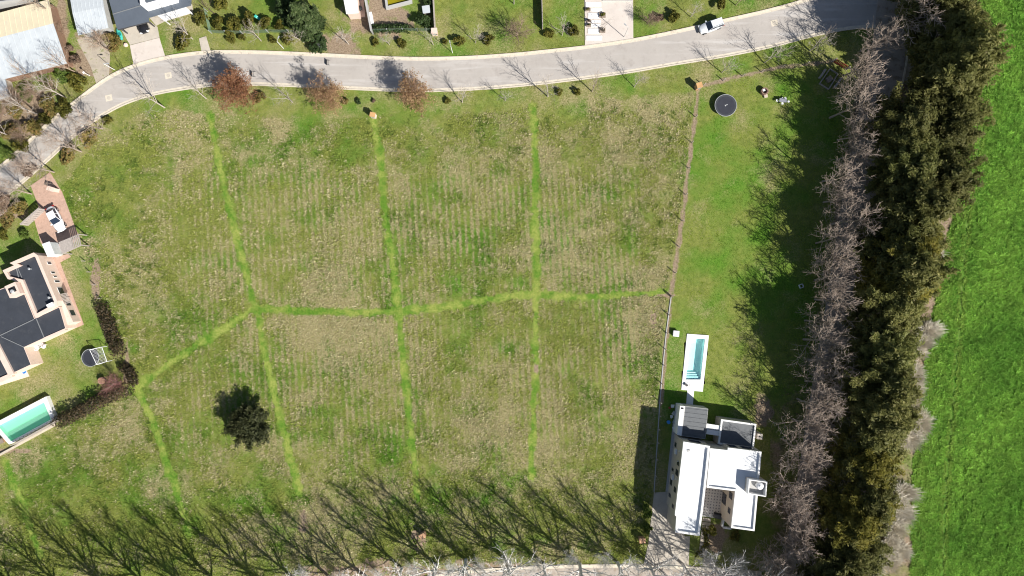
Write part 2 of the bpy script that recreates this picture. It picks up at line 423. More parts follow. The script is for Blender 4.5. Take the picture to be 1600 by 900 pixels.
def make_ground():
    xs = np.concatenate([-np.array([2500, 1200, 600, 300, 180, 130, 110.]), np.arange(-100, 100.01, 0.45), np.array([110, 130, 180, 300, 600, 1200, 2500.])])
    ys = np.concatenate([-np.array([2500, 1200, 600, 300, 160, 100, 75.]), np.arange(-62, 62.01, 0.45), np.array([75, 100, 160, 300, 600, 1200, 2500.])])
    X, Y = np.meshgrid(xs, ys, indexing='ij')
    px = X / S + 800; py = 450 - Y / S
    Z = -0.035 - 0.05 * fbm(X, Y, 1.6, 3, 3)
    nx, ny = X.shape
    idx = np.arange(nx * ny).reshape(nx, ny)
    q = np.stack([idx[:-1, :-1], idx[1:, :-1], idx[1:, 1:], idx[:-1, 1:]], -1).reshape(-1, 4)
    inside = inpoly(px.ravel(), py.ravel(), [(1074, 526), (1104, 526), (1098, 597), (1068, 597)])
    q = q[~inside[q].any(1)]
    me = bpy.data.meshes.new('ground')
    me.vertices.add(nx * ny); me.vertices.foreach_set('co', np.stack([X, Y, Z], -1).astype(np.float32).ravel())
    me.loops.add(q.size); me.loops.foreach_set('vertex_index', q.astype(np.int32).ravel())
    me.polygons.add(len(q)); me.polygons.foreach_set('loop_start', np.arange(0, q.size, 4, dtype=np.int32))
    me.update(calc_edges=True); me.shade_smooth()
    z = zones(px, py)
    for k in ('dry', 'lush', 'soil', 'crop', 'strip', 'rows'):
        a = me.attributes.new(k, 'FLOAT', 'POINT'); a.data.foreach_set('value', z[k].astype(np.float32).ravel())
    m = bpy.data.materials.new('grass_ground'); n, l = nodes_of(m)
    b = n['Principled BSDF']; b.inputs['Roughness'].default_value = 0.95; b.inputs['Specular IOR Level'].default_value = 0.1
    geo = n.new('ShaderNodeNewGeometry')
    def noise(scale, detail=5, rough=0.65):
        t = n.new('ShaderNodeTexNoise'); t.inputs['Scale'].default_value = scale; t.inputs['Detail'].default_value = detail; t.inputs['Roughness'].default_value = rough
        l.new(geo.outputs['Position'], t.inputs['Vector']); return t.outputs['Fac']
    def attr(k):
        t = n.new('ShaderNodeAttribute'); t.attribute_name = k; return t.outputs['Fac']
    def math_(op, a, b_):
        t = n.new('ShaderNodeMath'); t.operation = op
        for i, v in enumerate((a, b_)):
            if isinstance(v, (int, float)): t.inputs[i].default_value = v
            else: l.new(v, t.inputs[i])
        return t.outputs[0]
    def mr(v, a, b_):
        t = n.new('ShaderNodeMapRange'); t.inputs['From Min'].default_value = a; t.inputs['From Max'].default_value = b_; l.new(v, t.inputs['Value']); return t.outputs['Result']
    def mixc(f, a, b_):
        t = n.new('ShaderNodeMixRGB')
        if isinstance(f, float): t.inputs['Fac'].default_value = f
        else: l.new(f, t.inputs['Fac'])
        for i, v in ((1, a), (2, b_)):
            if isinstance(v, tuple): t.inputs[i].default_value = v + (1,)
            else: l.new(v, t.inputs[i])
        return t.outputs['Color']
    n1, n2, n3 = noise(0.9), noise(4.0), noise(0.35)
    green = mixc(mr(n1, 0.35, 0.65), (0.14, 0.175, 0.04), (0.23, 0.255, 0.065))
    lushc = mixc(mr(n2, 0.35, 0.65), (0.07, 0.18, 0.018), (0.13, 0.245, 0.03))
    green = mixc(attr('lush'), green, lushc)
    dryc = mixc(mr(n2, 0.38, 0.62), (0.20, 0.18, 0.08), (0.38, 0.33, 0.18))
    sx = n.new('ShaderNodeSeparateXYZ'); l.new(geo.outputs['Position'], sx.inputs[0])
    u = math_('MULTIPLY', math_('ADD', math_('ADD', sx.outputs['X'], math_('MULTIPLY', sx.outputs['Y'], 0.055)), math_('MULTIPLY', n3, 0.5)), 2 * math.pi / (9.6 * S))
    rows = math_('MULTIPLY', math_('MULTIPLY', math_('SINE', u, 0.0), attr('rows')), 0.40)
    f = mr(math_('ADD', rows, math_('ADD', attr('dry'), math_('MULTIPLY', math_('SUBTRACT', n2, 0.5), 0.9))), 0.2, 0.8)
    c = mixc(f, green, dryc)
    sc_ = mixc(mr(n3, 0.42, 0.58), mixc(mr(n2, 0.4, 0.6), (0.066, 0.165, 0.015), (0.133, 0.247, 0.03)), mixc(mr(n2, 0.4, 0.6), (0.205, 0.277, 0.046), (0.335, 0.355, 0.097)))
    c = mixc(math_('MULTIPLY', attr('strip'), 0.9), c, sc_)
    soilc = mixc(mr(n2, 0.35, 0.65), (0.21, 0.155, 0.105), (0.36, 0.28, 0.20))
    f = mr(math_('ADD', attr('soil'), math_('MULTIPLY', math_('SUBTRACT', n1, 0.5), 0.8)), 0.3, 0.7)
    c = mixc(f, c, soilc)
    cropc = mixc(mr(n1, 0.35, 0.65), (0.06, 0.175, 0.018), (0.115, 0.26, 0.034))
    c = mixc(math_('MULTIPLY', attr('crop'), math_('SUBTRACT', 1.0, math_('MULTIPLY', attr('soil'), 0.8))), c, cropc)
    l.new(c, b.inputs['Base Color'])
    bp = n.new('ShaderNodeBump'); bp.inputs['Strength'].default_value = 0.8; bp.inputs['Distance'].default_value = 0.12
    l.new(noise(5.0, 6, 0.7), bp.inputs['Height']); l.new(bp.outputs['Normal'], b.inputs['Normal'])
    me.materials.append(m)
    return tag(link('ground', me), kind='structure')
make_ground()

# ------------------------------------------------------------------ streets, kerbs, drives
UP = [(-60, 306), (-30, 282), (0, 258), (30, 232), (75, 190), (110, 162), (145, 135), (172, 117), (202, 103), (238, 92), (280, 84), (330, 79), (400, 79), (480, 82), (560, 86), (640, 89), (720, 88), (800, 83), (860, 77), (915, 71), (990, 60), (1060, 46), (1130, 30), (1200, 14), (1260, -3), (1330, -30), (1400, -60)]
LO = [(-60, 366), (-30, 341), (0, 316), (45, 279), (80, 248), (108, 222), (133, 201), (163, 181), (198, 163), (242, 149), (300, 139), (350, 134), (400, 134), (480, 137), (560, 141), (640, 144), (700, 143), (760, 140), (830, 134), (900, 126), (980, 115), (1050, 103), (1130, 90), (1200, 76), (1270, 58), (1325, 47), (1368, 44)]
up = catmull(WP(UP), 5); lo = catmull(WP(LO), 5)
mb = MB(); ribbon(mb, up, lo, 0.0); tag(mb.build('street', ASPH), kind='structure')
for nm, pl, sgn in (('street_kerb', up, -1), ('street_kerb', lo, 1)):
    mb = MB(); ribbon(mb, pl, offset(pl, sgn * 0.20), 0.10); r_ = tag(mb.build(nm, KERB), kind='structure')
    mb = MB(); ribbon(mb, offset(pl, sgn * 0.203), offset(pl, sgn * 0.62), 0.012); mb.build('gutter', KERB, r_)
AVC = [(1420, -120), (1405, -40), (1394, 40), (1385, 110), (1364, 200), (1346, 300), (1330, 400), (1314, 500), (1297, 600), (1281, 700), (1265, 800), (1249, 900), (1232, 1000)]
av = catmull(WP(AVC), 4)
mb = MB(); ribbon(mb, offset(av, -3.0), offset(av, 3.0), 0.004); tag(mb.build('avenue', AVE), kind='structure')
for sg in (1,):
    mb = MB(); ribbon(mb, offset(av, sg * 3.003), offset(av, sg * 3.3), 0.09); tag(mb.build('avenue_kerb', KERB), kind='structure')
BT = catmull(WP([(380, 965), (520, 932), (640, 905), (720, 892), (800, 886), (900, 882), (1000, 882), (1100, 886), (1190, 893)]), 4)
mb = MB(); ribbon(mb, offset(BT, -0.5), offset(BT, -6.5), 0.0); tag(mb.build('lower_street', AVE), kind='structure')
mb = MB(); ribbon(mb, BT, offset(BT, -0.2), 0.10); k_ = tag(mb.build('lower_street_kerb', KERB), kind='structure')
mb = MB(); ribbon(mb, offset(BT, -0.203), offset(BT, -0.6), 0.014); mb.build('gutter', KERB, k_)

def sheet(name, pts, m, z, depth=0.3, parent=None):
    mb = MB(); mb.prism(WP(pts), z - depth, z)
    o = mb.build(name, m, parent)
    return o if parent else tag(o, kind='structure')
sheet('concrete_driveway', [(203, 71), (249, 59), (258, 88), (209, 102)], CONC2, 0.03)
sheet('garage_yard', [(190, 47), (234, 33), (246, 42), (249, 58.5), (203, 70)], CONC, 0.012)
sheet('house_terrace', [(232, 26), (300, 6), (302, 20), (256, 34), (244, 40)], CONC, 0.015)
sheet('garden_path', [(311, 60), (322, 56.5), (329, 80), (315, 81)], CONC, 0.03)
sheet('dirt_lane', [(120, 62), (150, 50), (172, 78), (170, 117), (150, 130), (142, 105)], DIRT, -0.015)
sheet('entrance_drive', [(913.5, -30), (989, -30), (989.5, 60), (914, 71)], CONC2, 0.03)
sheet('brick_driveway', [(48, 290), (78, 269), (97, 300), (124, 372), (92, 398), (64, 380), (52, 338), (62, 327)], BRICK, 0.015)
sheet('brick_terrace', [(76, 396), (87, 400), (107, 397), (111, 401), (94, 410), (131, 507), (120, 512), (60, 402)], BRICK, 0.03)
sheet('side_terrace', [(-40, 615), (46, 588), (41, 578), (62, 568), (55, 540), (40, 520), (-40, 560)], PINK, 0.03)
sheet('house_driveway', [(1022, 770), (1048, 768), (1070, 838), (1078, 838), (1076, 884), (1005, 884), (1013, 850)], CONC, 0.02)
sheet('side_walk', [(1052, 655), (1062, 655), (1048, 768), (1040, 768)], GREYW, 0.02)
sheet('shed_patio', [(553, -20), (566, -20), (571, 27), (560, 27)], PINK, 0.02)
sheet('gravel_patch', [(1408, 88), (1445, 94), (1440, 136), (1424, 134), (1404, 128)], DIRT, -0.01)
for a, b in ((263, 118), (170, 153), (1210, 36)):
    x, y = W(a, b)
    mb = MB(); mb.box((x, y, -0.146), (1.15, 1.05, 0.3), 0.2); o = mb.build('manhole_surround', KERB); tag(o, kind='structure')
    mb = MB(); mb.lathe([(0.32, -0.1), (0.32, 0.012), (0.28, 0.016)], (x, y, 0), 16); mb.build('cover', CONC, o)

# ------------------------------------------------------------------ plants: mesh makers
def soup(name, V, F4, rnd=None, matr=None, tri=False):
    me = bpy.data.meshes.new(name)
    k = 3 if tri else 4
    me.vertices.add(len(V)); me.vertices.foreach_set('co', V.astype(np.float32).ravel())
    me.loops.add(F4.size); me.loops.foreach_set('vertex_index', F4.astype(np.int32).ravel())
    me.polygons.add(len(F4)); me.polygons.foreach_set('loop_start', np.arange(0, F4.size, k, dtype=np.int32))
    me.update(calc_edges=True)
    if rnd is not None:
        a = me.attributes.new('rnd', 'FLOAT', 'POINT'); a.data.foreach_set('value', rnd.astype(np.float32))
    if matr: me.materials.append(matr)
    return me

def leaves(name, C, N, size, rs, aspect=1.6, rnd=None):
    """one quad per leaf clump: centres C, rough normals N"""
    n = len(C)
    N = N / (np.linalg.norm(N, axis=1, keepdims=True) + 1e-9)
    A = rs.randn(n, 3); A -= (A * N).sum(1, keepdims=True) * N
    A /= np.linalg.norm(A, axis=1, keepdims=True) + 1e-9
    B = np.cross(N, A)
    s = size * (0.6 + 0.8 * rs.rand(n, 1))
    a = A * s * aspect * 0.5; b = B * s * 0.5
    bend = N * s * 0.15
    V = np.stack([C - a - bend, C + b, C + a - bend, C - b], 1).reshape(-1, 3)
    F = np.arange(4 * n).reshape(n, 4)
    r = rs.rand(n) if rnd is None else rnd
    return soup(name, V, F, np.repeat(r, 4))

def blob_crown(name, seed, blobs, nleaf, size, flat=1.0, shell=0.45, up=0.35, aspect=1.6, jit=0.7):
    """leaf clumps spread through several lobes (x, y, z, rx, rz); clump-wise shade and density vary"""
    rs = np.random.RandomState(seed)
    B = np.array(blobs, float)
    w = B[:, 3] ** 2; w /= w.sum()
    k = rs.choice(len(B), nleaf, p=w)
    d = rs.randn(nleaf, 3); d /= np.linalg.norm(d, axis=1, keepdims=True)
    d[:, 2] = np.where(d[:, 2] < -0.4, -d[:, 2], d[:, 2])
    # knots: leaves gather in sprays on each lobe
    ns = 14
    sp = rs.randn(len(B), ns, 3); sp /= np.linalg.norm(sp, axis=2, keepdims=True); sp[..., 2] = np.where(sp[..., 2] < -0.35, -sp[..., 2], sp[..., 2])
    j = rs.randint(0, ns, nleaf)
    d = d * 0.55 + sp[k, j] * 1.0; d /= np.linalg.norm(d, axis=1, keepdims=True)
    sj = rs.rand(len(B), ns)
    r = (shell + (1.12 - shell) * rs.rand(nleaf) ** 0.6) * (0.8 + 0.35 * sj[k, j])
    C = B[k, :3] + d * r[:, None] * np.stack([B[k, 3], B[k, 3], B[k, 4]], 1)
    N = d + rs.randn(nleaf, 3) * jit + np.array([0, 0, up])
    rnd = np.clip(0.5 * rs.rand(nleaf) + 0.5 * sj[k, j] + 0.1 * rs.randn(nleaf), 0, 1)
    return leaves(name, C, N, size, rs, aspect, rnd)

def grow(rng, cfg, out, p, d, L, r, lev):
    c = cfg[lev]
    n = c.get('seg', 3)
    pts = [p]; rad = [r]
    q = p; dd = d
    rend = r * c.get('taper', 0.35)
    for i in range(n):
        j = c.get('wob', 0.15)
        dd = (dd[0] + rng.gauss(0, j), dd[1] + rng.gauss(0, j), dd[2] + rng.gauss(0, j * 0.6) + c.get('up', 0.1))
        l = math.sqrt(dd[0] ** 2 + dd[1] ** 2 + dd[2] ** 2); dd = (dd[0] / l, dd[1] / l, dd[2] / l)
        q = (q[0] + dd[0] * L / n, q[1] + dd[1] * L / n, q[2] + dd[2] * L / n)
        pts.append(q); rad.append(r + (rend - r) * (i + 1) / n)
    out.append((lev, pts, rad))
    if lev + 1 >= len(cfg): return
    k = c['kids']
    t0 = c.get('t0', 0.25)
    az = rng.random() * 6.28
    for i in range(k):
        t = t0 + (0.98 - t0) * (i + rng.random() * 0.8) / k
        f = t * n; a = min(int(f), n - 1); f -= a
        bp = tuple(pts[a][m] + (pts[a + 1][m] - pts[a][m]) * f for m in range(3))
        bd = tuple(pts[a + 1][m] - pts[a][m] for m in range(3))
        l = math.sqrt(sum(v * v for v in bd)); bd = tuple(v / l for v in bd)
        u = (0, 0, 1) if abs(bd[2]) < 0.9 else (1, 0, 0)
        s = (bd[1] * u[2] - bd[2] * u[1], bd[2] * u[0] - bd[0] * u[2], bd[0] * u[1] - bd[1] * u[0])
        l = math.sqrt(sum(v * v for v in s)); s = tuple(v / l for v in s)
        w = (bd[1] * s[2] - bd[2] * s[1], bd[2] * s[0] - bd[0] * s[2], bd[0] * s[1] - bd[1] * s[0])
        az += 2.4 + rng.gauss(0, 0.4)
        ang = math.radians(c['ang'] + rng.gauss(0, 8)) * (1.0 - c.get('close', 0.0) * t)
        sa, ca = math.sin(ang), math.cos(ang)
        nd = tuple(bd[m] * ca + (s[m] * math.cos(az) + w[m] * math.sin(az)) * sa for m in range(3))
        ll = L * c['ratio'] * (1 - c.get('short', 0.5) * (t - t0) / (1 - t0)) * (0.75 + 0.5 * rng.random())
        rr = max((rad[a] + (rad[a + 1] - rad[a]) * f) * c.get('rr', 0.55), c.get('rmin', 0.012))
        grow(rng, cfg, out, bp, nd, ll, rr, lev + 1)

def bare_mesh(name, seed, cfg, L, r, split=2, lean=(0, 0)):
    rng = random.Random(seed); out = []
    grow(rng, cfg, out, (0, 0, -0.15), (lean[0], lean[1], 1), L, r, 0)
    a = MB(); b = MB()
    for lev, pts, rad in out:
        (a if lev < split else b).tube(pts, rad, 6 if lev == 0 else (4 if lev == 1 else 3), cap=False)
    return a.mesh(name + '_trunk', smooth=True), b.mesh(name + '_crown'), out

POP = [dict(seg=7, wob=0.03, up=0.02, taper=0.12, kids=28, t0=0.09, ang=50, close=0.5, ratio=0.42, short=0.70, rr=0.55, rmin=0.075),
       dict(seg=4, wob=0.10, up=0.16, taper=0.3, kids=8, t0=0.15, ang=40, ratio=0.42, short=0.5, rr=0.6, rmin=0.042),
       dict(seg=3, wob=0.14, up=0.10, taper=0.4, kids=3, t0=0.2, ang=36, ratio=0.5, short=0.3, rr=0.65, rmin=0.02),
       dict(seg=2, wob=0.15, up=0.08, taper=0.5)]
AVT = [dict(seg=5, wob=0.07, up=0.03, taper=0.25, kids=13, t0=0.25, ang=58, close=0.4, ratio=0.56, short=0.45, rr=0.55, rmin=0.05),
       dict(seg=4, wob=0.17, up=0.10, taper=0.3, kids=9, t0=0.15, ang=46, ratio=0.45, short=0.4, rr=0.55, rmin=0.034),
       dict(seg=3, wob=0.2, up=0.06, taper=0.4, kids=5, t0=0.15, ang=42, ratio=0.52, short=0.3, rr=0.65, rmin=0.026),
       dict(seg=2, wob=0.2, up=0.05, taper=0.5)]
STR = [dict(seg=4, wob=0.05, up=0.02, taper=0.35, kids=9, t0=0.3, ang=48, close=0.4, ratio=0.62, short=0.4, rr=0.55, rmin=0.022),
       dict(seg=4, wob=0.13, up=0.10, taper=0.3, kids=6, t0=0.2, ang=38, ratio=0.45, short=0.4, rr=0.5, rmin=0.014),
       dict(seg=3, wob=0.15, up=0.06, taper=0.4, kids=4, t0=0.2, ang=36, ratio=0.5, short=0.3, rr=0.6, rmin=0.009),
       dict(seg=2, wob=0.15, up=0.05, taper=0.5)]
DEN = [dict(seg=3, wob=0.05, up=0.02, taper=0.5, kids=20, t0=0.3, ang=66, close=0.6, ratio=1.1, short=0.15, rr=0.5, rmin=0.03),
       dict(seg=4, wob=0.14, up=0.06, taper=0.3, kids=10, t0=0.15, ang=42, ratio=0.5, short=0.35, rr=0.5, rmin=0.016),
       dict(seg=3, wob=0.18, up=0.03, taper=0.4, kids=6, t0=0.15, ang=40, ratio=0.55, short=0.3, rr=0.6, rmin=0.010),
       dict(seg=2, wob=0.18, up=0.0, taper=0.5)]
pop = [bare_mesh('poplar', 100 + i, POP, 17.5, 0.33)[:2] for i in range(6)]
avt = [bare_mesh('avenue_tree', 200 + i, AVT, 10.0, 0.20)[:2] for i in range(7)]
stt = [bare_mesh('street_tree', 300 + i, STR, 5.0, 0.09)[:2] for i in range(6)]
den3 = [bare_mesh('dense_tree', 400 + i, DEN, 3.2, 0.12) for i in range(3)]
den = [d[:2] for d in den3]

def set_mat(o, m):
    if not o.data.materials: o.data.materials.append(None)
    o.material_slots[0].link = 'OBJECT'; o.material_slots[0].material = m
    return o

def plant_tree(kind, label, meshes, xy, sc, rz, mats, group=None, cat='tree', sz=None, tilt=(0, 0)):
    t = thing(kind, label, cat, (xy[0], xy[1], -0.05), rz, group)
    t.scale = (sc, sc, sz or sc); t.rotation_euler = (tilt[0], tilt[1], rz)
    set_mat(link('trunk', meshes[0], None, t), mats[0])
    set_mat(link('crown', meshes[1], None, t), mats[1])
    if len(meshes) > 2: set_mat(link('leaves', meshes[2], None, t), mats[2])
    return t

# evergreen crowns for the belt beside the avenue
def ever_blobs(seed, h, R):
    rng = random.Random(seed); b = []
    for i in range(72):
        t = 0.2 + 0.8 * (i / 71)
        r = R * (1 - 0.66 * t ** 2.2)
        a = i * 2.4 + rng.uniform(-.4, .4)
        d = r * rng.uniform(0.3, 1.05) * (1 - 0.4 * (t > 0.9))
        s = R * rng.uniform(0.13, 0.26) * (1.15 - 0.45 * t)
        b.append((d * math.cos(a), d * math.sin(a), h * t - s * 0.4, s, s * rng.uniform(0.8, 1.25)))
    return b
def plume_crown(seed, h, R, nb=150, n=24000):
    """feathery crown: needle sprays strung along upswept boughs of uneven length"""
    rs = np.random.RandomState(seed)
    t = 0.16 + 0.84 * (np.arange(nb) + rs.rand(nb)) / nb
    prof = np.interp(t, [0, .2, .45, .7, .9, 1.0], [.75, .95, 1.0, .78, .42, .12])
    side = rs.rand() * 6.28
    az = np.arange(nb) * 2.4 + rs.randn(nb) * .5
    L = R * prof * (.45 + .75 * rs.rand(nb)) * (1 + .22 * np.cos(az - side))
    z0 = h * t - .10 * h * rs.rand(nb); z1 = np.minimum(z0 + L * rs.uniform(.15, .75, nb), h * 1.04)
    shade = rs.rand(nb)
    w = L + .4; k = rs.choice(nb, n, p=w / w.sum())
    u = .25 + .8 * rs.rand(n) ** .75
    fat = (.18 + .42 * (1 - abs(u - .7)))[:, None]
    C = np.stack([np.cos(az[k]) * L[k] * u, np.sin(az[k]) * L[k] * u, z0[k] + (z1[k] - z0[k]) * u ** 1.4], 1) + rs.randn(n, 3) * fat * np.array([.62, .62, .42])
    N = np.stack([np.cos(az[k]) * .7, np.sin(az[k]) * .7, np.full(n, .8)], 1) + rs.randn(n, 3) * .6
    rnd = np.clip(.45 * rs.rand(n) + .45 * shade[k] + .1 * u, 0, 1)
    br = [((0, 0, a), (math.cos(c) * l * .95, math.sin(c) * l * .95, b)) for a, b, c, l in zip(z0, z1, az, L)]
    return leaves('evergreen_crown', C, N, .21, rs, 3.0, rnd), br
EV = []
for i in range(6):
    h = 15.5
    cr, br = plume_crown(510 + i, h, 4.9)
    tm = MB(); rng = random.Random(520 + i)
    tm.tube([(0, 0, -0.2), (0.1, 0, h * .3), (rng.uniform(-.2, .2), rng.uniform(-.2, .2), h * .65), (0, 0, h * 0.98)], [0.32, 0.26, 0.15, 0.04], 7)
    for a, b in br[::2]: tm.tube([a, b], [.06, .015], 3, cap=False)
    EV.append((tm.mesh('evergreen_trunk', smooth=True), cr))
EVM = [leaf_mat('olive_needles', (0.115, 0.125, 0.036), (0.25, 0.25, 0.085), (0.36, 0.32, 0.13), trans=.5),
       leaf_mat('dark_needles', (0.115, 0.135, 0.04), (0.25, 0.26, 0.085), (0.35, 0.32, 0.13), trans=.5),
       leaf_mat('yellow_olive_needles', (0.14, 0.14, 0.03), (0.31, 0.28, 0.06), (0.42, 0.36, 0.11), trans=.5)]

# round bushes
BU = [blob_crown('bush', 600 + i, [(random.Random(i * 19 + k).uniform(-.62, .62), random.Random(i * 17 + k + 50).uniform(-.62, .62), random.Random(i * 13 + k).uniform(.28, .7), random.Random(i * 11 + k).uniform(.28, .5), random.Random(i * 5 + k).uniform(.25, .45)) for k in range(9)],
                 2200, 0.13, shell=0.2, up=0.3) for i in range(4)]
LM = dict(
    olive=leaf_mat('olive_leaves', (0.06, 0.07, 0.012), (0.15, 0.145, 0.025), (0.24, 0.19, 0.04)),
    dark=leaf_mat('dark_green_leaves', (0.018, 0.035, 0.012), (0.05, 0.085, 0.025), (0.08, 0.12, 0.04)),
    green=leaf_mat('mid_green_leaves', (0.05, 0.09, 0.015), (0.13, 0.19, 0.035), (0.18, 0.24, 0.05)),
    autumn=leaf_mat('autumn_leaves', (0.10, 0.11, 0.03), (0.22, 0.17, 0.05), (0.33, 0.18, 0.08)),
    orange=leaf_mat('orange_leaves', (0.27, 0.12, 0.07), (0.46, 0.23, 0.12), (0.55, 0.34, 0.16), trans=.4),
    tan=leaf_mat('tan_leaves', (0.28, 0.17, 0.10), (0.46, 0.31, 0.17), (0.55, 0.42, 0.22), trans=.4),
    maroon=leaf_mat('maroon_hedge_leaves', (0.03, 0.028, 0.014), (0.095, 0.07, 0.04), (0.16, 0.11, 0.055)),
    brown=leaf_mat('brown_leaves', (0.10, 0.07, 0.05), (0.22, 0.15, 0.11), (0.3, 0.22, 0.15)),
    fir=leaf_mat('fir_needles', (0.03, 0.055, 0.018), (0.09, 0.13, 0.045), (0.16, 0.19, 0.085)),
    shadow=leaf_mat('blackish_green_needles', (0.03, 0.042, 0.016), (0.09, 0.10, 0.04), (0.17, 0.16, 0.07), trans=.3))
_bi = [0]
def bush(label, px, py, rpx, m, h=None, group='garden shrubs', cat='shrub', name='shrub'):
    i = _bi[0]; _bi[0] += 1
    r = rpx * S
    o = link(name, BU[i % 4]); x, y = W(px, py, 0.4 * (h or r))
    o.location = (x, y, -0.08); o.rotation_euler = (0, 0, i * 1.7)
    o.scale = (r * (1 + .14 * math.sin(i * 2.3)), r * (1 - .14 * math.sin(i * 2.3)), (h or r * 1.15))
    set_mat(o, LM[m])
    return tag(o, label, cat, group)

# ------------------------------------------------------------------ buildings
def inset(poly, d):
    n = len(poly)
    a = sum(poly[i][0] * poly[(i + 1) % n][1] - poly[(i + 1) % n][0] * poly[i][1] for i in range(n))
    sg = 1 if a > 0 else -1
    out = []
    for i in range(n):
        p0, p1, p2 = poly[i - 1], poly[i], poly[(i + 1) % n]
        def nrm(p, q):
            dx, dy = q[0] - p[0], q[1] - p[1]; l = math.hypot(dx, dy) or 1
            return (-dy / l * sg, dx / l * sg)
        n1, n2 = nrm(p0, p1), nrm(p1, p2)
        bx, by = n1[0] + n2[0], n1[1] + n2[1]
        q = bx * bx + by * by
        k = 2 * d / q if q > 0.3 else d
        out.append((p1[0] + bx * k, p1[1] + by * k))
    return out

def flat_block(parent, poly, z, wallm, roofm, par=0.4, pw=0.3, z0=-0.2):
    """walls up to the roof deck, a roof deck, and a parapet running round it; poly in world metres"""
    MB().prism(inset(poly, 0.004), z0, z - par - 0.02).build('wall', wallm, parent)
    inn = inset(poly, pw)
    MB().prism(inset(poly, pw - 0.02), z - par - 0.016, z - par + 0.03).build('roof', roofm, parent)
    n = len(poly)
    vs = [(x, y, z - par - 0.018) for x, y in poly] + [(x, y, z) for x, y in poly] + [(x, y, z) for x, y in inn] + [(x, y, z - par - 0.018) for x, y in inn]
    fs = []
    for i in range(n):
        j = (i + 1) % n
        for a in range(4):
            b = (a + 1) % 4
            fs.append((a * n + i, a * n + j, b * n + j, b * n + i))
    m = MB(); m.add(vs, fs)
    return m.build('parapet', wallm if wallm is not BEIGEW else WHITE, parent)

def win(parent, a, b, z0, z1, out=0.03, frame=None):
    """window lying in the wall plane a-b"""
    mb = MB(); mb.wall(a, b, 0.10, z0, z1); w = mb.build('window', frame or WPVC, parent)
    t = 0.12
    l = math.hypot(b[0] - a[0], b[1] - a[1]); ux, uy = (b[0] - a[0]) / l, (b[1] - a[1]) / l
    mb = MB(); mb.wall((a[0] + ux * .06, a[1] + uy * .06), (b[0] - ux * .06, b[1] - uy * .06), t, z0 + .06, z1 - .06); mb.build('pane', GLASS, w)

def lerp(a, b, t): return (a[0] + (b[0] - a[0]) * t, a[1] + (b[1] - a[1]) * t)

# --- white house, lower right
ZR = 6.3
wh = thing('white_house', 'large white flat-roofed modern house with inner courtyard beside the driveway', 'house')
west = WP([(1068, 690), (1109.5, 697), (1105, 740), (1099.5, 788), (1093, 837.5), (1055, 832), (1057, 807), (1054.5, 805)], ZR)
flat_block(wh, west, ZR, BEIGEW, WROOF, 0.45, 0.32)
east = WP([(1110, 700.5), (1137, 703.5), (1137.5, 699.5), (1190, 706), (1179, 830), (1142.5, 825), (1149, 767.5), (1104.5, 762)], ZR)
flat_block(wh, east, ZR - 0.02, BEIGEW, WROOF, 0.35, 0.28)
tw = WP([(1170.5, 749), (1199, 753), (1197, 776.5), (1168.5, 772)], 7.6)
flat_block(wh, tw, 7.6, BEIGEW, GREYW, 1.0, 0.16, 4.0)
c = lerp(tw[0], tw[2], 0.5); c = (c[0] + 0.5, c[1] + 0.25)
MB().lathe([(0.55, 6.63), (0.6, 6.9), (0.6, 7.3), (0.45, 7.5), (0.12, 7.55)], (c[0], c[1], 0), 20).build('water_tank', WPVC, wh, True)
MB().lathe([(0.2, 7.551), (0.2, 7.62)], (c[0], c[1], 0), 14).build('tank_lid', STEEL, wh)
# annex roofs
a1 = WP([(1070.5, 634.5), (1106.5, 638.7), (1102, 686), (1065, 681)], 3.0)
flat_block(wh, a1, 3.0, GREYW, GREYR, 0.05, 0.06)
for k in range(7):
    p = lerp(a1[0], a1[3], (k + .5) / 7); q = lerp(a1[1], a1[2], (k + .5) / 7)
    MB().wall(p, q, 0.05, 2.97, 3.03).build('roof_rib', GREYR, wh)
a0 = WP([(1062.5, 634), (1070, 634.5), (1064.5, 681), (1057.5, 679)], 3.0)
MB().prism(a0, -0.2, 3.1).build('chimney_wall', WHITE, wh)
p = lerp(lerp(a0[0], a0[1], 0.5), lerp(a0[2], a0[3], 0.5), 0.08)
MB().box((p[0], p[1], 3.12), (0.42, 0.26, 0.06), -0.1).build('flue', BLACK, wh)
a2 = WP([(1127, 655), (1182, 662.5), (1177.5, 703), (1122, 694)], 3.1)
flat_block(wh, a2, 3.1, BEIGEW, GREYR, 0.25, 0.28)
for s, e in (((1103.5, 666), (1126, 669.5)), ((1104, 674), (1125, 677))):
    MB().wall(W(*s, 2.9), W(*e, 2.9), 0.9, 2.65, 2.9).build('beam', WHITE, wh)
x, y = W(1187, 682, 3.0); mb = MB(); mb.box((x, y, 1.5), (0.9, 0.9, 3.2), -0.1); mb.build('grill_chimney', BEIGEW, wh)
mb = MB(); mb.box((x, y, 3.13), (0.25, 0.25, 0.06), -0.1); mb.build('grill_flue', BLACK, wh)
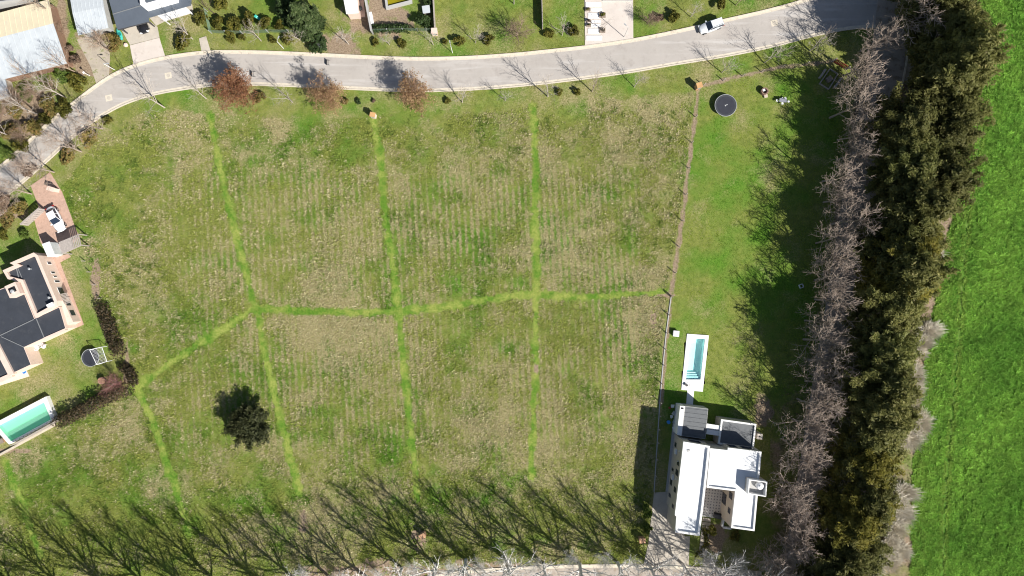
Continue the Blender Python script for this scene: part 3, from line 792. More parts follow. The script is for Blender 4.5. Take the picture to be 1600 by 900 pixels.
# windows on the shaded west wall
wl = [W(1068, 690, ZR), W(1054.5, 805, ZR)]
for t0, t1, z0, z1 in ((0.10, 0.16, 1.0, 2.2), (0.30, 0.36, 3.9, 5.2), (0.42, 0.5, 3.7, 5.3), (0.46, 0.5, 1.0, 2.2), (0.66, 0.73, 3.9, 5.2), (0.62, 0.70, 0.9, 2.2), (0.82, 0.87, 1.0, 2.3), (0.90, 0.95, 3.9, 5.0)):
    win(wh, lerp(wl[0], wl[1], t0), lerp(wl[0], wl[1], t1), z0, z1, frame=DSTEEL)
for t in (0.2, 0.56):
    p = lerp(wl[0], wl[1], t); mb = MB(); mb.box((p[0] - 0.2, p[1], 2.9), (0.32, 0.85, 0.6), -0.1); mb.build('air_conditioner', WPVC, wh)
for t in (0.16, 0.55, 0.3):
    p = lerp(wl[0], wl[1], t); mb = MB(); mb.box((p[0] - 0.09, p[1], 4.6), (0.16, 0.16, 0.22)); mb.build('wall_lamp', LAMP_W, wh)
# north wall windows, courtyard wall windows
nw = [W(1137.5, 699.5, ZR), W(1190, 706, ZR)]
for t0, t1 in ((0.1, 0.35), (0.5, 0.85)): win(wh, lerp(*nw, t0), lerp(*nw, t1), 3.6, 5.3, frame=DSTEEL)
nw = [W(1068, 690, ZR), W(1109.5, 697, ZR)]
win(wh, lerp(*nw, 0.3), lerp(*nw, 0.75), 3.7, 5.2, frame=DSTEEL)
cw = [W(1149, 767.5, ZR), W(1142.5, 825, ZR)]
for t0, t1, z0, z1 in ((0.12, 0.3, 3.6, 5.2), (0.3, 0.6, 0.3, 2.4), (0.55, 0.7, 3.8, 5.0)): win(wh, lerp(*cw, t0), lerp(*cw, t1), z0, z1, frame=DSTEEL)
# roof drain on the west wing
x, y = W(1076, 704, 5.9); MB().box((x, y, 5.95), (0.5, 0.3, 0.14), 0.3).build('roof_vent', GREYW, wh)
# courtyard floor: patterned tiles laid one by one, dark lozenges on pale tiles
tile_w = MB().prism([(-.245, -.245), (.245, -.245), (.245, .245), (-.245, .245)], -0.05, 0.0).mesh('tile_pale', mat('pale_tile', (0.62, 0.6, 0.58), 0.6))
tile_d = MB().prism([(-.13, 0), (0, -.13), (.13, 0), (0, .13)], -0.02, 0.006).mesh('tile_dark', mat('dark_tile', (0.14, 0.145, 0.17), 0.6))
court = tag(MB().prism(WP([(1098, 757), (1145, 763), (1138, 812), (1092, 806)]), -0.2, 0.04).build('courtyard_floor', GREYW), kind='structure')
P0 = W(1098, 757); ux = W(1145, 763); uy = W(1092, 806)
lx = math.hypot(ux[0] - P0[0], ux[1] - P0[1]); ly = math.hypot(uy[0] - P0[0], uy[1] - P0[1])
ang = math.atan2(ux[1] - P0[1], ux[0] - P0[0])
for i in range(int(lx / 0.5)):
    for j in range(int(ly / 0.5)):
        q = (P0[0] + (ux[0] - P0[0]) * (i + .5) * .5 / lx + (uy[0] - P0[0]) * (j + .5) * .5 / ly, P0[1] + (ux[1] - P0[1]) * (i + .5) * .5 / lx + (uy[1] - P0[1]) * (j + .5) * .5 / ly)
        o = link('tile', tile_w, None, court, (q[0], q[1], 0.094)); o.rotation_euler[2] = ang
        if True:
            o2 = link('lozenge', tile_d, None, o, (0, 0, 0.0))
pw = thing('planter_wall', 'low white L-shaped planter wall at the open end of the courtyard', 'planter')
mb = MB(); mb.wall(W(1130, 808), W(1127, 821), 0.3, -0.1, 0.6); mb.build('wall_side', WHITE, pw)
mb = MB(); mb.wall(W(1128.5, 822.5), W(1141, 824.5), 0.3, -0.1, 0.6); mb.build('wall_end', WHITE, pw)
mb = MB(); mb.prism(WP([(1117, 803), (1128, 806), (1127, 812), (1116, 809)], 0.8), 0.1, 0.8); o = mb.build('courtyard_sofa', DSTEEL); tag(o, 'dark sofa standing at the courtyard opening of the white house', 'sofa')
mb = MB(); mb.prism(WP([(1117, 801), (1129, 804), (1128.5, 806), (1116.5, 803)], 0.95), 0.5, 0.95); mb.build('backrest', BLACK, o)
# stepping slabs from the street to the door
sp = [(1104, 812), (1103.6, 818.5), (1103, 825), (1102, 832), (1101, 838), (1100.5, 844), (1100, 850.5), (1099, 857), (1098, 863.5), (1106, 875), (1105.5, 882)]
for i, (a, b) in enumerate(sp):
    x, y = W(a, b); mb = MB(); mb.box((0, 0, 0), (1.4, 0.58, 0.12), -0.12)
    o = mb.build('stepping_slab', SAND, None, False, (x, y, 0.03)); tag(o, '%s stone slab, counting from the courtyard, of the walk to the lower street' % ordn(i + 1), 'paving slab', 'stepping slabs of the white house')

# --- pool of the white house
pd = [(1073.5, 521.5), (1107.5, 524), (1098, 612), (1064.5, 609)]
pool = thing('swimming_pool', 'turquoise swimming pool in a white deck on the right lawn', 'swimming pool')
O, I = WP(pd), WP(POOL_IN)
mb = MB()
vs = [(x, y, 0.06) for x, y in O] + [(x, y, 0.06) for x, y in I] + [(x, y, -0.3) for x, y in O] + [(x, y, -0.3) for x, y in I]
fs = []
for i in range(4):
    j = (i + 1) % 4
    fs += [(i, j, 4 + j, 4 + i), (8 + i, 8 + j, j, i), (4 + i, 4 + j, 12 + j, 12 + i)]
mb.add(vs, fs); mb.build('deck', WHITE, pool)
mb = MB(); n_ = 4
vs = [(x, y, -0.301) for x, y in I] + [(x, y, -1.1) for x, y in inset(I, -0.0)]
mb.add(vs, [(4, 5, 6, 7)] + [(i, (i + 1) % 4, 4 + (i + 1) % 4, 4 + i) for i in range(4)]); mb.build('basin', mat('pool_lining', (0.80, 0.92, 0.90), 0.7, 0.05, 1.2), pool)
for k in range(3):
    p = lerp(I[3], I[0], 0.02 + 0.05 * (k + 1)); q = lerp(I[2], I[1], 0.02 + 0.05 * (k + 1))
    MB().prism([lerp(I[3], I[2], .01), lerp(I[3], I[2], .99), q, p], -1.095, -0.3 - 0.22 * k).build('step', POOLW, pool)
mb = MB(); mb.add([(x, y, -0.12) for x, y in inset(I, 0.003)], [(0, 1, 2, 3)]); mb.build('water', water_mat('pool_water', (0.74, 0.99, 0.99)), pool)
sheet('pool_walk', [(1074, 609.5), (1084.5, 610.5), (1082, 637), (1072, 636)], WHITE, 0.055)
x, y = W(1071.5, 601); fl = thing('pool_robot', 'dark pool cleaning robot on the white pool deck', 'pool cleaner', (x, y, 0.06), -0.6)
MB().box((0, 0, 0.16), (0.62, 0.34, 0.2)).build('body', DSTEEL, fl); MB().box((0, 0.2, 0.12), (0.66, 0.1, 0.22)).build('track', STEEL, fl); MB().box((0, -0.2, 0.12), (0.66, 0.1, 0.22)).build('track', STEEL, fl)
MB().tube([(0.3, 0, .2), (0.55, 0.2, .5), (.2, .5, .2)], 0.03, 6).build('hose', BLACK, fl)
x, y = W(1055.5, 521); pb = thing('pump_box', 'white square pump box by the wire fence near the pool', 'box', (x, y, 0), -0.08)
MB().prism([(-.45, -.45), (.45, -.45), (.45, .45), (-.45, .45)], -0.1, 0.55).build('body', WPVC, pb); MB().prism([(-.5, -.5), (.5, -.5), (.5, .5), (-.5, .5)], 0.552, 0.62).build('lid', WPVC, pb)
# things stacked beside the annex
for a, b, m, s, lb, ct in ((1044, 659, BLUEP, (0.55, 0.6), 'blue plastic barrel in the shade west of the white house', 'barrel'), (1046, 637, RUST, (0.35, 0.45), 'small red bucket in the shade beside the annex', 'bucket')):
    x, y = W(a, b); o = MB().lathe([(s[0] * .5, -0.05), (s[0] * .56, s[1] * .5), (s[0] * .5, s[1]), (s[0] * .38, s[1] + .02)], (0, 0, 0), 16).build(ct, m, None, True, (x, y, 0)); tag(o, lb, ct)
for i, (a, b, s) in enumerate(((1050, 634, .7), (1052, 645, .8), (1048.5, 650, .6), (1053, 658, .7), (1052, 668, .6))):
    x, y = W(a, b); o = thing('folding_chair', '%s grey folding chair from the top among the clutter left of the annex' % ordn(i + 1), 'chair', (x, y, 0), i * 0.9, 'stored chairs beside the annex')
    MB().box((0, 0, .42), (s * .8, s * .7, .06)).build('seat', STEEL if i % 2 else WPVC, o); MB().box((0, s * .36, .7), (s * .8, .05, .5)).build('backrest', STEEL if i % 2 else WPVC, o)
    for sx in (-1, 1):
        for sy in (-1, 1): MB().tube([(sx * s * .35, sy * s * .3, -.05), (sx * s * .33, sy * s * .3, .42)], .025, 5).build('leg', DSTEEL, o)

# --- pink house at the left
ph = thing('pink_house', 'pink-walled house with dark flat roofs and pale parapets at the left', 'house')
bA = WP([(52.5, 394.5), (58.5, 399), (77, 443), (97, 487), (92, 474), (94, 470), (90, 470), (54, 496.5), (33, 447), (21, 443), (9.5, 433), (4, 422.5), (22, 414), (15, 411)], 3.6)
bA = WP([(52.5, 394.5), (59, 399), (77, 442), (89, 470), (89, 478), (55, 496.5), (32, 441), (12, 436), (4, 422.5), (22, 414.5), (15, 411)], 3.7)
flat_block(ph, bA, 3.7, PINK, DARKR, 0.5, 0.5)
mn = WP([(-60, 475), (31, 440), (54, 497), (93, 479), (103, 513), (38, 543), (49, 570), (19, 584), (-60, 620)], 3.0)
flat_block(ph, mn, 3.0, PINK, DARKR, 0.05, 0.10)
for s, e in (((-10, 529), (53, 499)), ((2, 526), (37, 542)), ((56, 496), (69, 527)), ((27, 417), (31, 434))):
    MB().wall(W(*s, 3.0), W(*e, 3.0), 0.13, 2.97, 3.06 if s[1] > 440 else 3.3).build('roof_seam', SEAM, ph)
MB().wall(W(27, 417, 3.25), W(57, 487, 3.25), 0.1, 3.2, 3.27).build('roof_seam', SEAM, ph)
for s, e in (((-14, 524), (18, 586)),):
    MB().wall(W(*s, 3.3), W(*e, 3.3), 0.95, 2.5, 3.35).build('parapet', PINK, ph)
MB().wall(W(19, 585.5, 3.1), W(-30, 607, 3.1), 0.7, 2.5, 3.2).build('parapet', PINK, ph)
MB().wall(W(103, 514.5, 2.9), W(70, 529, 2.9), 0.35, 2.4, 3.1).build('parapet', PINK, ph)
# chimney
cx, cy = W(19, 453, 4.6)
mb = MB(); mb.box((cx, cy, 3.8), (1.9, 2.1, 1.5), 0.42); mb.build('chimney', PINK, ph)
mb = MB(); mb.box((cx, cy, 4.57), (1.2, 0.9, 0.06), 0.42); mb.build('chimney_mouth', BLACK, ph)
mb = MB(); mb.lathe([(0.28, 4.5), (0.3, 4.85), (0.2, 4.9)], (cx + .1, cy - .2, 0), 12); mb.build('chimney_pot', STEEL, ph)
# skylights, vents, AC units on roofs
for a, b, z in ((46, 420, 3.3), (77, 465, 3.3)):
    x, y = W(a, b, z + .4); mb = MB(); mb.lathe([(0.09, z - .1), (0.09, z + .45), (.2, z + .46), (.2, z + .56), (.05, z + .62)], (x, y, 0), 10); mb.build('vent_pipe', STEEL, ph)
x, y = W(79, 476, 3.7); mb = MB(); mb.box((x, y, 3.6), (1.1, 0.45, 0.7), 0.45); mb.build('air_conditioner', WPVC, ph)
# east wall: window openings, pergola, low side walls
ew = [W(59, 399, 3.7), W(77, 442, 3.7)]
for t0, t1, z0, z1 in ((0.22, 0.32, 1.1, 2.1), (0.58, 0.66, 1.2, 2.2), (0.74, 0.8, 1.1, 2.0), (0.9, 0.99, .9, 2.2)): win(ph, lerp(*ew, t0), lerp(*ew, t1), z0, z1)
ew = [W(77, 442, 3.7), W(89, 470, 3.7)]
win(ph, lerp(*ew, 0.25), lerp(*ew, 0.6), 0.9, 2.3)
lowb = WP([(82, 461), (92, 458), (112, 494), (122, 509), (103, 514), (96, 486)], 2.6)
lowb = WP([(79, 470), (96, 464), (114, 503), (101, 510)], 2.3)
MB().prism(lowb, -0.2, 2.25).build('side_room', PINK, ph)
MB().wall(lerp(lowb[1], lowb[2], .2), lerp(lowb[1], lowb[2], .35), 0.12, .8, 1.9).build('window', GLASS, ph)
MB().wall(lerp(lowb[1], lowb[2], .55), lerp(lowb[1], lowb[2], .75), 0.12, .8, 1.9).build('window', GLASS, ph)
pg = W(101, 468, 2.4)
for k in range(8):
    p = W(94 + 0.9 * k - 0.2, 460.5 + 2.0 * k, 2.4); q = W(104 + 0.9 * k, 458 + 2.0 * k, 2.4)
    MB().wall(p, q, 0.12, 2.28, 2.42).build('pergola_slat', GWOOD, ph)
wb = W(81, 388, 2.6); mb = MB(); mb.prism(WP([(66, 382), (77, 378), (85, 397), (75, 401)], 2.3), -0.1, 2.3); o = mb.build('water_box', mat('pale_zinc_box', (0.6, 0.64, 0.66), 0.5), None)
tag(o, 'white flat-topped box shed between the pink house and the car', 'shed'); MB().prism(WP([(65.5, 381.5), (77.3, 377.2), (85.6, 397.5), (74.8, 401.6)], 2.34), 2.302, 2.38).build('lid', WPVC, o)
# patio things of the pink house
x, y = W(38.5, 580.5); mb = MB(); mb.lathe([(0.32, -.05), (0.36, .2), (0.32, .24), (0.25, .1)], (0, 0, 0), 20); tag(mb.build('paddling_tub', BLUEP, None, True, (x, y, .04)), 'round blue plastic tub on the terrace of the pink house', 'tub')
def armchair(px, py, rz, lb, m, g):
    x, y = W(px, py); o = thing('garden_chair', lb, 'chair', (x, y, 0.02), rz, g)
    MB().box((0, 0, .36), (.62, .6, .14)).build('seat', m, o); MB().box((0, .32, .62), (.66, .1, .55)).build('backrest', m, o)
    for sx in (-1, 1):
        MB().box((sx * .34, 0, .5), (.09, .62, .12)).build('armrest', m, o)
        for sy in (-1, 1): MB().tube([(sx * .28, sy * .26, -.06), (sx * .28, sy * .26, .34)], .03, 5).build('leg', m, o)
armchair(60.5, 543, 2.4, 'white garden armchair on the lawn by the pink house wall', WPVC, 'garden chairs of the pink house')
armchair(65, 537.5, 0.8, 'grey garden armchair close to the pink house wall', STEEL, 'garden chairs of the pink house')
armchair(70.5, 540, -1.9, 'pale small garden armchair farthest from the pink house wall', WPVC, 'garden chairs of the pink house')

# gatehouse pergola with grey slats by the car
pv = thing('driveway_pergola', 'grey slatted wooden pergola roof over the end of the brick driveway', 'pergola')
A_, B_, C_, D_ = WP([(93, 378), (122, 366), (126, 383), (98, 396)], 2.4)
for k in range(12):
    t = k / 11; MB().wall(lerp(A_, B_, t), lerp(D_, C_, t), 0.16 if k > 6 else 0.3, 2.3, 2.42).build('slat', GWOOD, pv)
for p, q in ((A_, B_), (D_, C_)): MB().wall(p, q, 0.14, 2.14, 2.298).build('beam', GWOOD, pv)
for p in (A_, B_, C_, D_): mb = MB(); mb.box((p[0], p[1], 1.02), (.16, .16, 2.22)); mb.build('post', GWOOD, pv)
gt = thing('slatted_gate', 'grey slatted timber gate wall left of the brick driveway', 'gate')
p, q = W(32, 351, 1.8), W(62, 325, 1.8)
for k in range(9):
    a, b = lerp(p, q, k / 9), lerp(p, q, (k + .86) / 9)
    MB().wall(a, b, .1, -.1, 1.8).build('plank', GWOOD, gt)
MB().wall(p, q, .32, 1.802, 1.9).build('cap', GWOOD, gt)
gp = thing('meter_pillar', 'pale pink brick meter pillar beside the brick driveway entrance', 'pillar')
x, y = W(88, 297); mb = MB(); mb.box((x, y, .7), (1.1, .6, 1.6), -.3); mb.build('body', PINK, gp); mb = MB(); mb.box((x, y, 1.55), (1.25, .75, .1), -.3); mb.build('cap', PINK, gp)

# --- left pool, raised, with a timber screen along its lower side
lp = thing('raised_pool', 'raised white pool with mint green water and timber screen at lower left', 'swimming pool')
zo = 0.9
O = WP([(-14, 664), (72, 619.5), (86, 655), (14, 694.5)], zo); I = inset(O, 0.72); I[2] = (I[2][0] + .18, I[2][1] - .35); I[3] = (I[3][0] + .18, I[3][1] - .35)
vs = [(x, y, zo) for x, y in O] + [(x, y, zo) for x, y in I] + [(x, y, -.2) for x, y in O] + [(x, y, .0) for x, y in I]
if sum(O[i][0] * O[(i + 1) % 4][1] - O[(i + 1) % 4][0] * O[i][1] for i in range(4)) < 0: pass
fs = []
for i in range(4):
    j = (i + 1) % 4
    fs += [(i, j, 4 + j, 4 + i), (8 + i, 8 + j, j, i)]
mb = MB(); mb.add(vs, fs); mb.build('deck', WHITE, lp)
mb = MB(); mb.add([(x, y, zo) for x, y in I] + [(x, y, 0.0) for x, y in I], [(4, 5, 6, 7)] + [(i, (i + 1) % 4, 4 + (i + 1) % 4, 4 + i) for i in range(4)]); mb.build('basin', POOLG, lp)
mb = MB(); mb.add([(x, y, zo - .12) for x, y in inset(I, .004)], [(0, 1, 2, 3)]); mb.build('water', water_mat('mint_water', (0.60, 0.95, 0.80), veil=(0.45, 0.9, 0.68), vf=0.3), lp)
p, q = W(15, 697, 2.3), W(88, 657, 2.3)
for k in range(22):
    a, b = lerp(p, q, k / 22), lerp(p, q, (k + .82) / 22)
    MB().wall(a, b, .06, -.1, 2.3 + 0.04 * (k % 2)).build('screen_plank', GWOOD, lp)
for k in range(12):
    a = lerp(p, q, (k + .5) / 12); MB().wall((a[0] - .05, a[1] + .1), (a[0] - .28, a[1] + .48), .08, zo + .002, zo + .10).build('bracket', GREYW, lp)
bw = MB(); bw.wall(W(-10, 716), W(88, 663), .35, -.1, .25); tag(bw.build('low_wall', SAND), 'low sandy boundary wall under the raised pool', 'wall')
mb = MB(); mb.box((*W(6, 688), .35), (.8, .7, .8), .4); o = mb.build('filter_box', TERRA); tag(o, 'terracotta filter box at the corner of the raised pool', 'box'); mb = MB(); mb.box((*W(6, 688), .78), (.9, .8, .06), .4); mb.build('lid', WOOD, o)

# --- buildings along the top edge
def gable(name, label, pts, zr, ze, ridge, m1, m2, wm, seams=0):
    """pts: roof outline quad in photo pixels at eave height; ridge joins side 3-0 to side 1-2"""
    t = thing(name, label, 'building')
    P = WP(pts, ze); r0 = lerp(P[0], P[3], ridge); r1 = lerp(P[1], P[2], ridge)
    th = .12
    for quad, m, nm in ((((P[0], ze), (P[1], ze), (r1, zr), (r0, zr)), m1, 'roof'), (((r0, zr), (r1, zr), (P[2], ze), (P[3], ze)), m2, 'roof')):
        vs = [(p[0], p[1], z) for p, z in quad] + [(p[0], p[1], z - th) for p, z in quad]
        mb = MB(); mb.add(vs, [(0, 1, 2, 3), (7, 6, 5, 4)] + [(i, 4 + i, 4 + (i + 1) % 4, (i + 1) % 4) for i in range(4)])
        ro = mb.build(nm, m, t)
        n = seams
        for k in range(n):
            f = (k + .5) / n
            a = lerp(quad[0][0], quad[1][0], f); b = lerp(quad[3][0], quad[2][0], f)
            za, zb = quad[0][1], quad[3][1]
            MB().tube([(a[0], a[1], za + .01), (b[0], b[1], zb + .01)], .045, 4).build('sheet_rib', m, ro)
    body = inset(P, 0.35)
    b0 = lerp(body[0], body[3], ridge); b1 = lerp(body[1], body[2], ridge)
    MB().prism(body, -.2, ze - th - .05).build('wall', wm, t)
    return t
sh = gable('large_shed', 'large shed with cream upper and pale blue lower roof slope, top left', [(-60, 36), (76, -1), (104, 99), (-32, 133)], 3.2, 2.5, 0.40, CREAMR, BLUER, mat('brown_plaster', (0.26, 0.16, 0.11), .9), 16)
MB().prism(WP([(-50, 112), (4, 108), (15, 151), (-50, 168)], 2.2), 2.05, 2.2).build('lean_to_roof', BLUER, sh)
MB().prism(WP([(-50, 114), (2, 110), (11, 146), (-50, 164)], 2.0), -.2, 2.04).build('lean_to_wall', BEIGEW, sh)
MB().wall(W(30, 111, 2.1), W(6, 112, 2.1), .5, 0, 2.1).build('door_canopy', TERRA, sh)
s0 = thing('neighbour_shed', 'dark-edged grey shed roof at the extreme top left corner', 'building')
flat_block(s0, WP([(-60, -10), (36, -30), (40, -2), (-60, 12)], 3.4), 3.4, GREYW, GREYR, 0.2, 0.2)
s2 = gable('grey_shed', 'narrow shed with pale grey metal roof beside the dark-roofed house', [(108, -12), (158, -20), (169, 43), (122, 55)], 2.7, 2.4, 0.5, BLUER, BLUER, GREYW, 8)
dh = thing('dark_roofed_house', 'house with slate grey metal roof and white terrace at the top left', 'house')
P = WP([(164, -22), (302, -42), (298, 8), (232, 27.5), (232.5, 33.5), (183, 46)], 2.6)
MB().prism(WP([(172, -20), (296, -42), (288, -10), (188, 20)], 2.5), -.2, 2.4).build('wall', BEIGEW, dh)
for a, b in ((187, 44), (230, 33)): mb = MB(); x, y = W(a, b, 2.4); mb.box((x, y, 1.1), (.18, .18, 2.6)); mb.build('carport_post', DSTEEL, dh)
MB().prism(P, 2.402, 2.6).build('roof', SLATE, dh)
MB().wall(W(176, 22, 2.65), W(232, 5, 2.65), .14, 2.59, 2.66).build('roof_ridge', SEAM, dh)
MB().wall(W(183.5, 46.5, 2.6), W(232.5, 34, 2.6), .16, 2.46, 2.57).build('rain_gutter', DSTEEL, dh)
bl = WP([(219, 7), (227, 14), (275, 0.5), (275, -30), (216, -20)], 3.6)
MB().prism(bl, 2.602, 3.6).build('roof_lantern', WHITE, dh)
MB().prism(inset(bl, .9), 3.602, 3.63).build('lantern_roof', SLATE, dh)
MB().prism(WP([(244, 23), (290, 10.5), (299.5, 19.5), (257, 32.5)], 2.3), 2.15, 2.3).build('terrace_awning', WHITE, dh)
for a, b in ((256, 31), (297, 19)): mb = MB(); x, y = W(a, b, 2.1); mb.box((x, y, 1.02), (.14, .14, 2.24)); mb.build('awning_post', WHITE, dh)
# small white shed with patio, wall, bench
ws = thing('white_shed', 'small white-roofed shed beside the grey garden wall at the top edge', 'shed')
P = WP([(533, -20), (556, -20), (560, 20), (541, 21.5)], 2.8)
MB().prism(inset(P, .12), -.2, 2.6).build('wall', PINK, ws); MB().prism(P, 2.602, 2.8).build('roof', WHITE, ws)
gr = thing('black_grill', 'black round kettle grill between white shed and grey wall', 'grill', (*W(563.5, 16), 0.02))
MB().lathe([(.2, .55), (.42, .7), (.46, .85), (.4, 1.0), (.2, 1.1)], (0, 0, 0), 18).build('bowl', BLACK, gr, True)
for k in range(3): a = k * 2.09; MB().tube([(.3 * math.cos(a), .3 * math.sin(a), -.04), (.2 * math.cos(a), .2 * math.sin(a), .6)], .03, 5).build('leg', DSTEEL, gr)
w = MB(); w.wall(W(567, -20, 1.7), W(580, 48, 1.7), .22, -.2, 1.8); o = tag(w.build('garden_wall', GREYW), 'long grey garden wall running down from the top edge by the white shed', 'wall')
w = MB(); w.wall(W(567, -20, 1.8), W(580, 48, 1.8), .3, 1.802, 1.88); w.build('coping', GREYW, o)
x, y = W(580, 31); o = thing('storage_chest', 'long white storage chest against the grey garden wall', 'chest', (x, y, 0), math.atan2(68, -13) + math.pi)
MB().box((0, 0, .35), (1.95, .75, .8)).build('body', WPVC, o); MB().box((0, 0, .79), (2.05, .82, .07)).build('lid', WPVC, o)
gpz = thing('mossy_pool', 'small raised pool with yellow-green stagnant water at the top edge', 'swimming pool')
O = WP([(598, -25), (641, -30), (643.5, 3), (603, 13.5)], .7); I = inset(O, .38)
mb = MB(); vs = [(x, y, .7) for x, y in O] + [(x, y, .7) for x, y in I] + [(x, y, -.2) for x, y in O] + [(x, y, .0) for x, y in I]; fs = []
for i in range(4):
    j = (i + 1) % 4; fs += [(i, j, 4 + j, 4 + i), (8 + i, 8 + j, j, i), (4 + i, 4 + j, 12 + j, 12 + i)]
mb.add(vs, fs + [(12, 13, 14, 15)]); mb.build('rim', GREYW, gpz)
mb = MB(); mb.add([(x, y, .3) for x, y in inset(I, .004)], [(0, 1, 2, 3)]); mb.build('water', mat('stagnant_water', (0.22, 0.19, 0.01), 0.12, 0.3, 1.0), gpz)
x, y = W(667, 18); o = thing('dog_kennel', 'small grey-roofed dog kennel beside the timber wall', 'kennel', (x, y, 0), .15)
MB().box((0, 0, .4), (1.1, 1.1, 1.0)).build('body', WOOD, o); MB().box((0, 0, .95), (1.3, 1.3, .08)).build('roof', BLUER, o); MB().box((0, -.56, .35), (.4, .03, .6)).build('opening', BLACK, o)
w = thing('timber_wall', 'narrow timber garden wall from the top edge down to a brick pillar', 'wall')
for k in range(14):
    a, b = lerp(W(675.5, -20, 1.6), W(679, 43, 1.6), k / 14), lerp(W(675.5, -20, 1.6), W(679, 43, 1.6), (k + .93) / 14)
    MB().wall(a, b, .12, -.1, 1.7).build('plank', GWOOD, w)
def pillar(label, px, py, m, sx, sy, h, rz, capm):
    x, y = W(px, py, h); o = thing('brick_pillar', label, 'pillar', (x, y, 0), rz)
    MB().box((0, 0, h / 2 - .1), (sx, sy, h + .18)).build('body', m, o)
    MB().box((0, 0, h + .03), (sx + .14, sy + .14, .09)).build('cap', capm, o)
    MB().box((0, -sy / 2 - .012, h * .62), (sx * .6, .04, h * .4)).build('meter_door', STEEL, o)
    return o
pillar('pale brick pillar at the lower end of the timber garden wall', 678.5, 48, PINK, .9, .8, 1.4, .05, PINK)
pillar('orange brick meter pillar standing alone in the grass below the street', 582, 179, PINK, .8, .65, 1.5, -.2, mat('orange_cap', (0.55, 0.33, 0.15), .8))
pillar('orange-topped brick corner pillar where the two wire fences meet', 1093, 133, TERRA, .85, .75, 1.6, .3, mat('orange_cap', (0.55, 0.33, 0.15), .8))
pillar('brick meter pillar among the poplars near the bottom edge', 660, 838, TERRA, .9, .7, 1.4, .5, TERRA)
pillar('brick meter pillar at the corner of the lower right driveway', 1004, 845, TERRA, .9, .7, 1.3, 0, TERRA)
w = thing('plank_wall', 'thin weathered plank wall left of the white-stepped entrance', 'wall')
for k in range(12):
    a, b = lerp(W(846, -25, 1.5), W(848, 42, 1.5), k / 12), lerp(W(846, -25, 1.5), W(848, 42, 1.5), (k + .93) / 12)
    MB().wall(a, b, .12, -.1, 1.6).build('plank', GWOOD, w)
x, y = W(803, 6); o = MB().tube([(0, 0, -.1), (0, 0, 2.4)], [.09, .07], 8).build('timber_post', GWOOD, None, False, (x, y, 0)); tag(o, 'single pale timber post on the lawn above the brown bush', 'post')
# entrance with white slabs and planters
for i, (a0_, b0_, a1_, b1_) in enumerate(((915, 4, 939, 11), (922, 13.5, 940, 18), (919, 20.5, 937, 29.5), (924, 32, 939, 36), (923.5, 37.5, 938, 42.5), (919, 45, 936, 52.5), (916, 56, 940, 63))):
    mb = MB(); mb.prism(WP([(a0_, b0_), (a1_, b0_), (a1_, b1_), (a0_, b1_)]), .0, .13)
    tag(mb.build('white_slab', WHITE), '%s white slab from the top on the entrance drive' % ordn(i + 1), 'paving slab', 'white slabs of the entrance')
for i, (a, b, sx, sy, lb) in enumerate(((941, 24.5, 1.1, .8, 'square leafy planter at the right end of the third white slab'), (941, 48, 1.0, .8, 'planter with a sapling at the right end of the sixth white slab'), (918.5, 15.5, .9, .5, 'bushy planter at the upper left of the white slabs'), (919.5, 33, .75, .35, 'upper of two narrow planters left of the white slabs'), (919.5, 40, .75, .4, 'lower of two narrow planters left of the white slabs'))):
    x, y = W(a, b); o = thing('planter', lb, 'planter', (x, y, .03), 0, 'planters of the entrance')
    MB().box((0, 0, .12), (sx, sy, .34)).build('trough', WOOD, o)
    f = link('plants', BU[i % 4], None, o, (0, 0, .28)); f.scale = (sx * .42, sy * .42, .3); set_mat(f, LM['maroon'] if i % 2 else LM['olive'])
MB().wall(W(941, 0.2), W(988, 0.2), .3, -.1, .5).build('entrance_wall', GREYW); tag(bpy.data.objects['entrance_wall'], 'low grey wall closing the entrance drive at the top edge', 'wall')

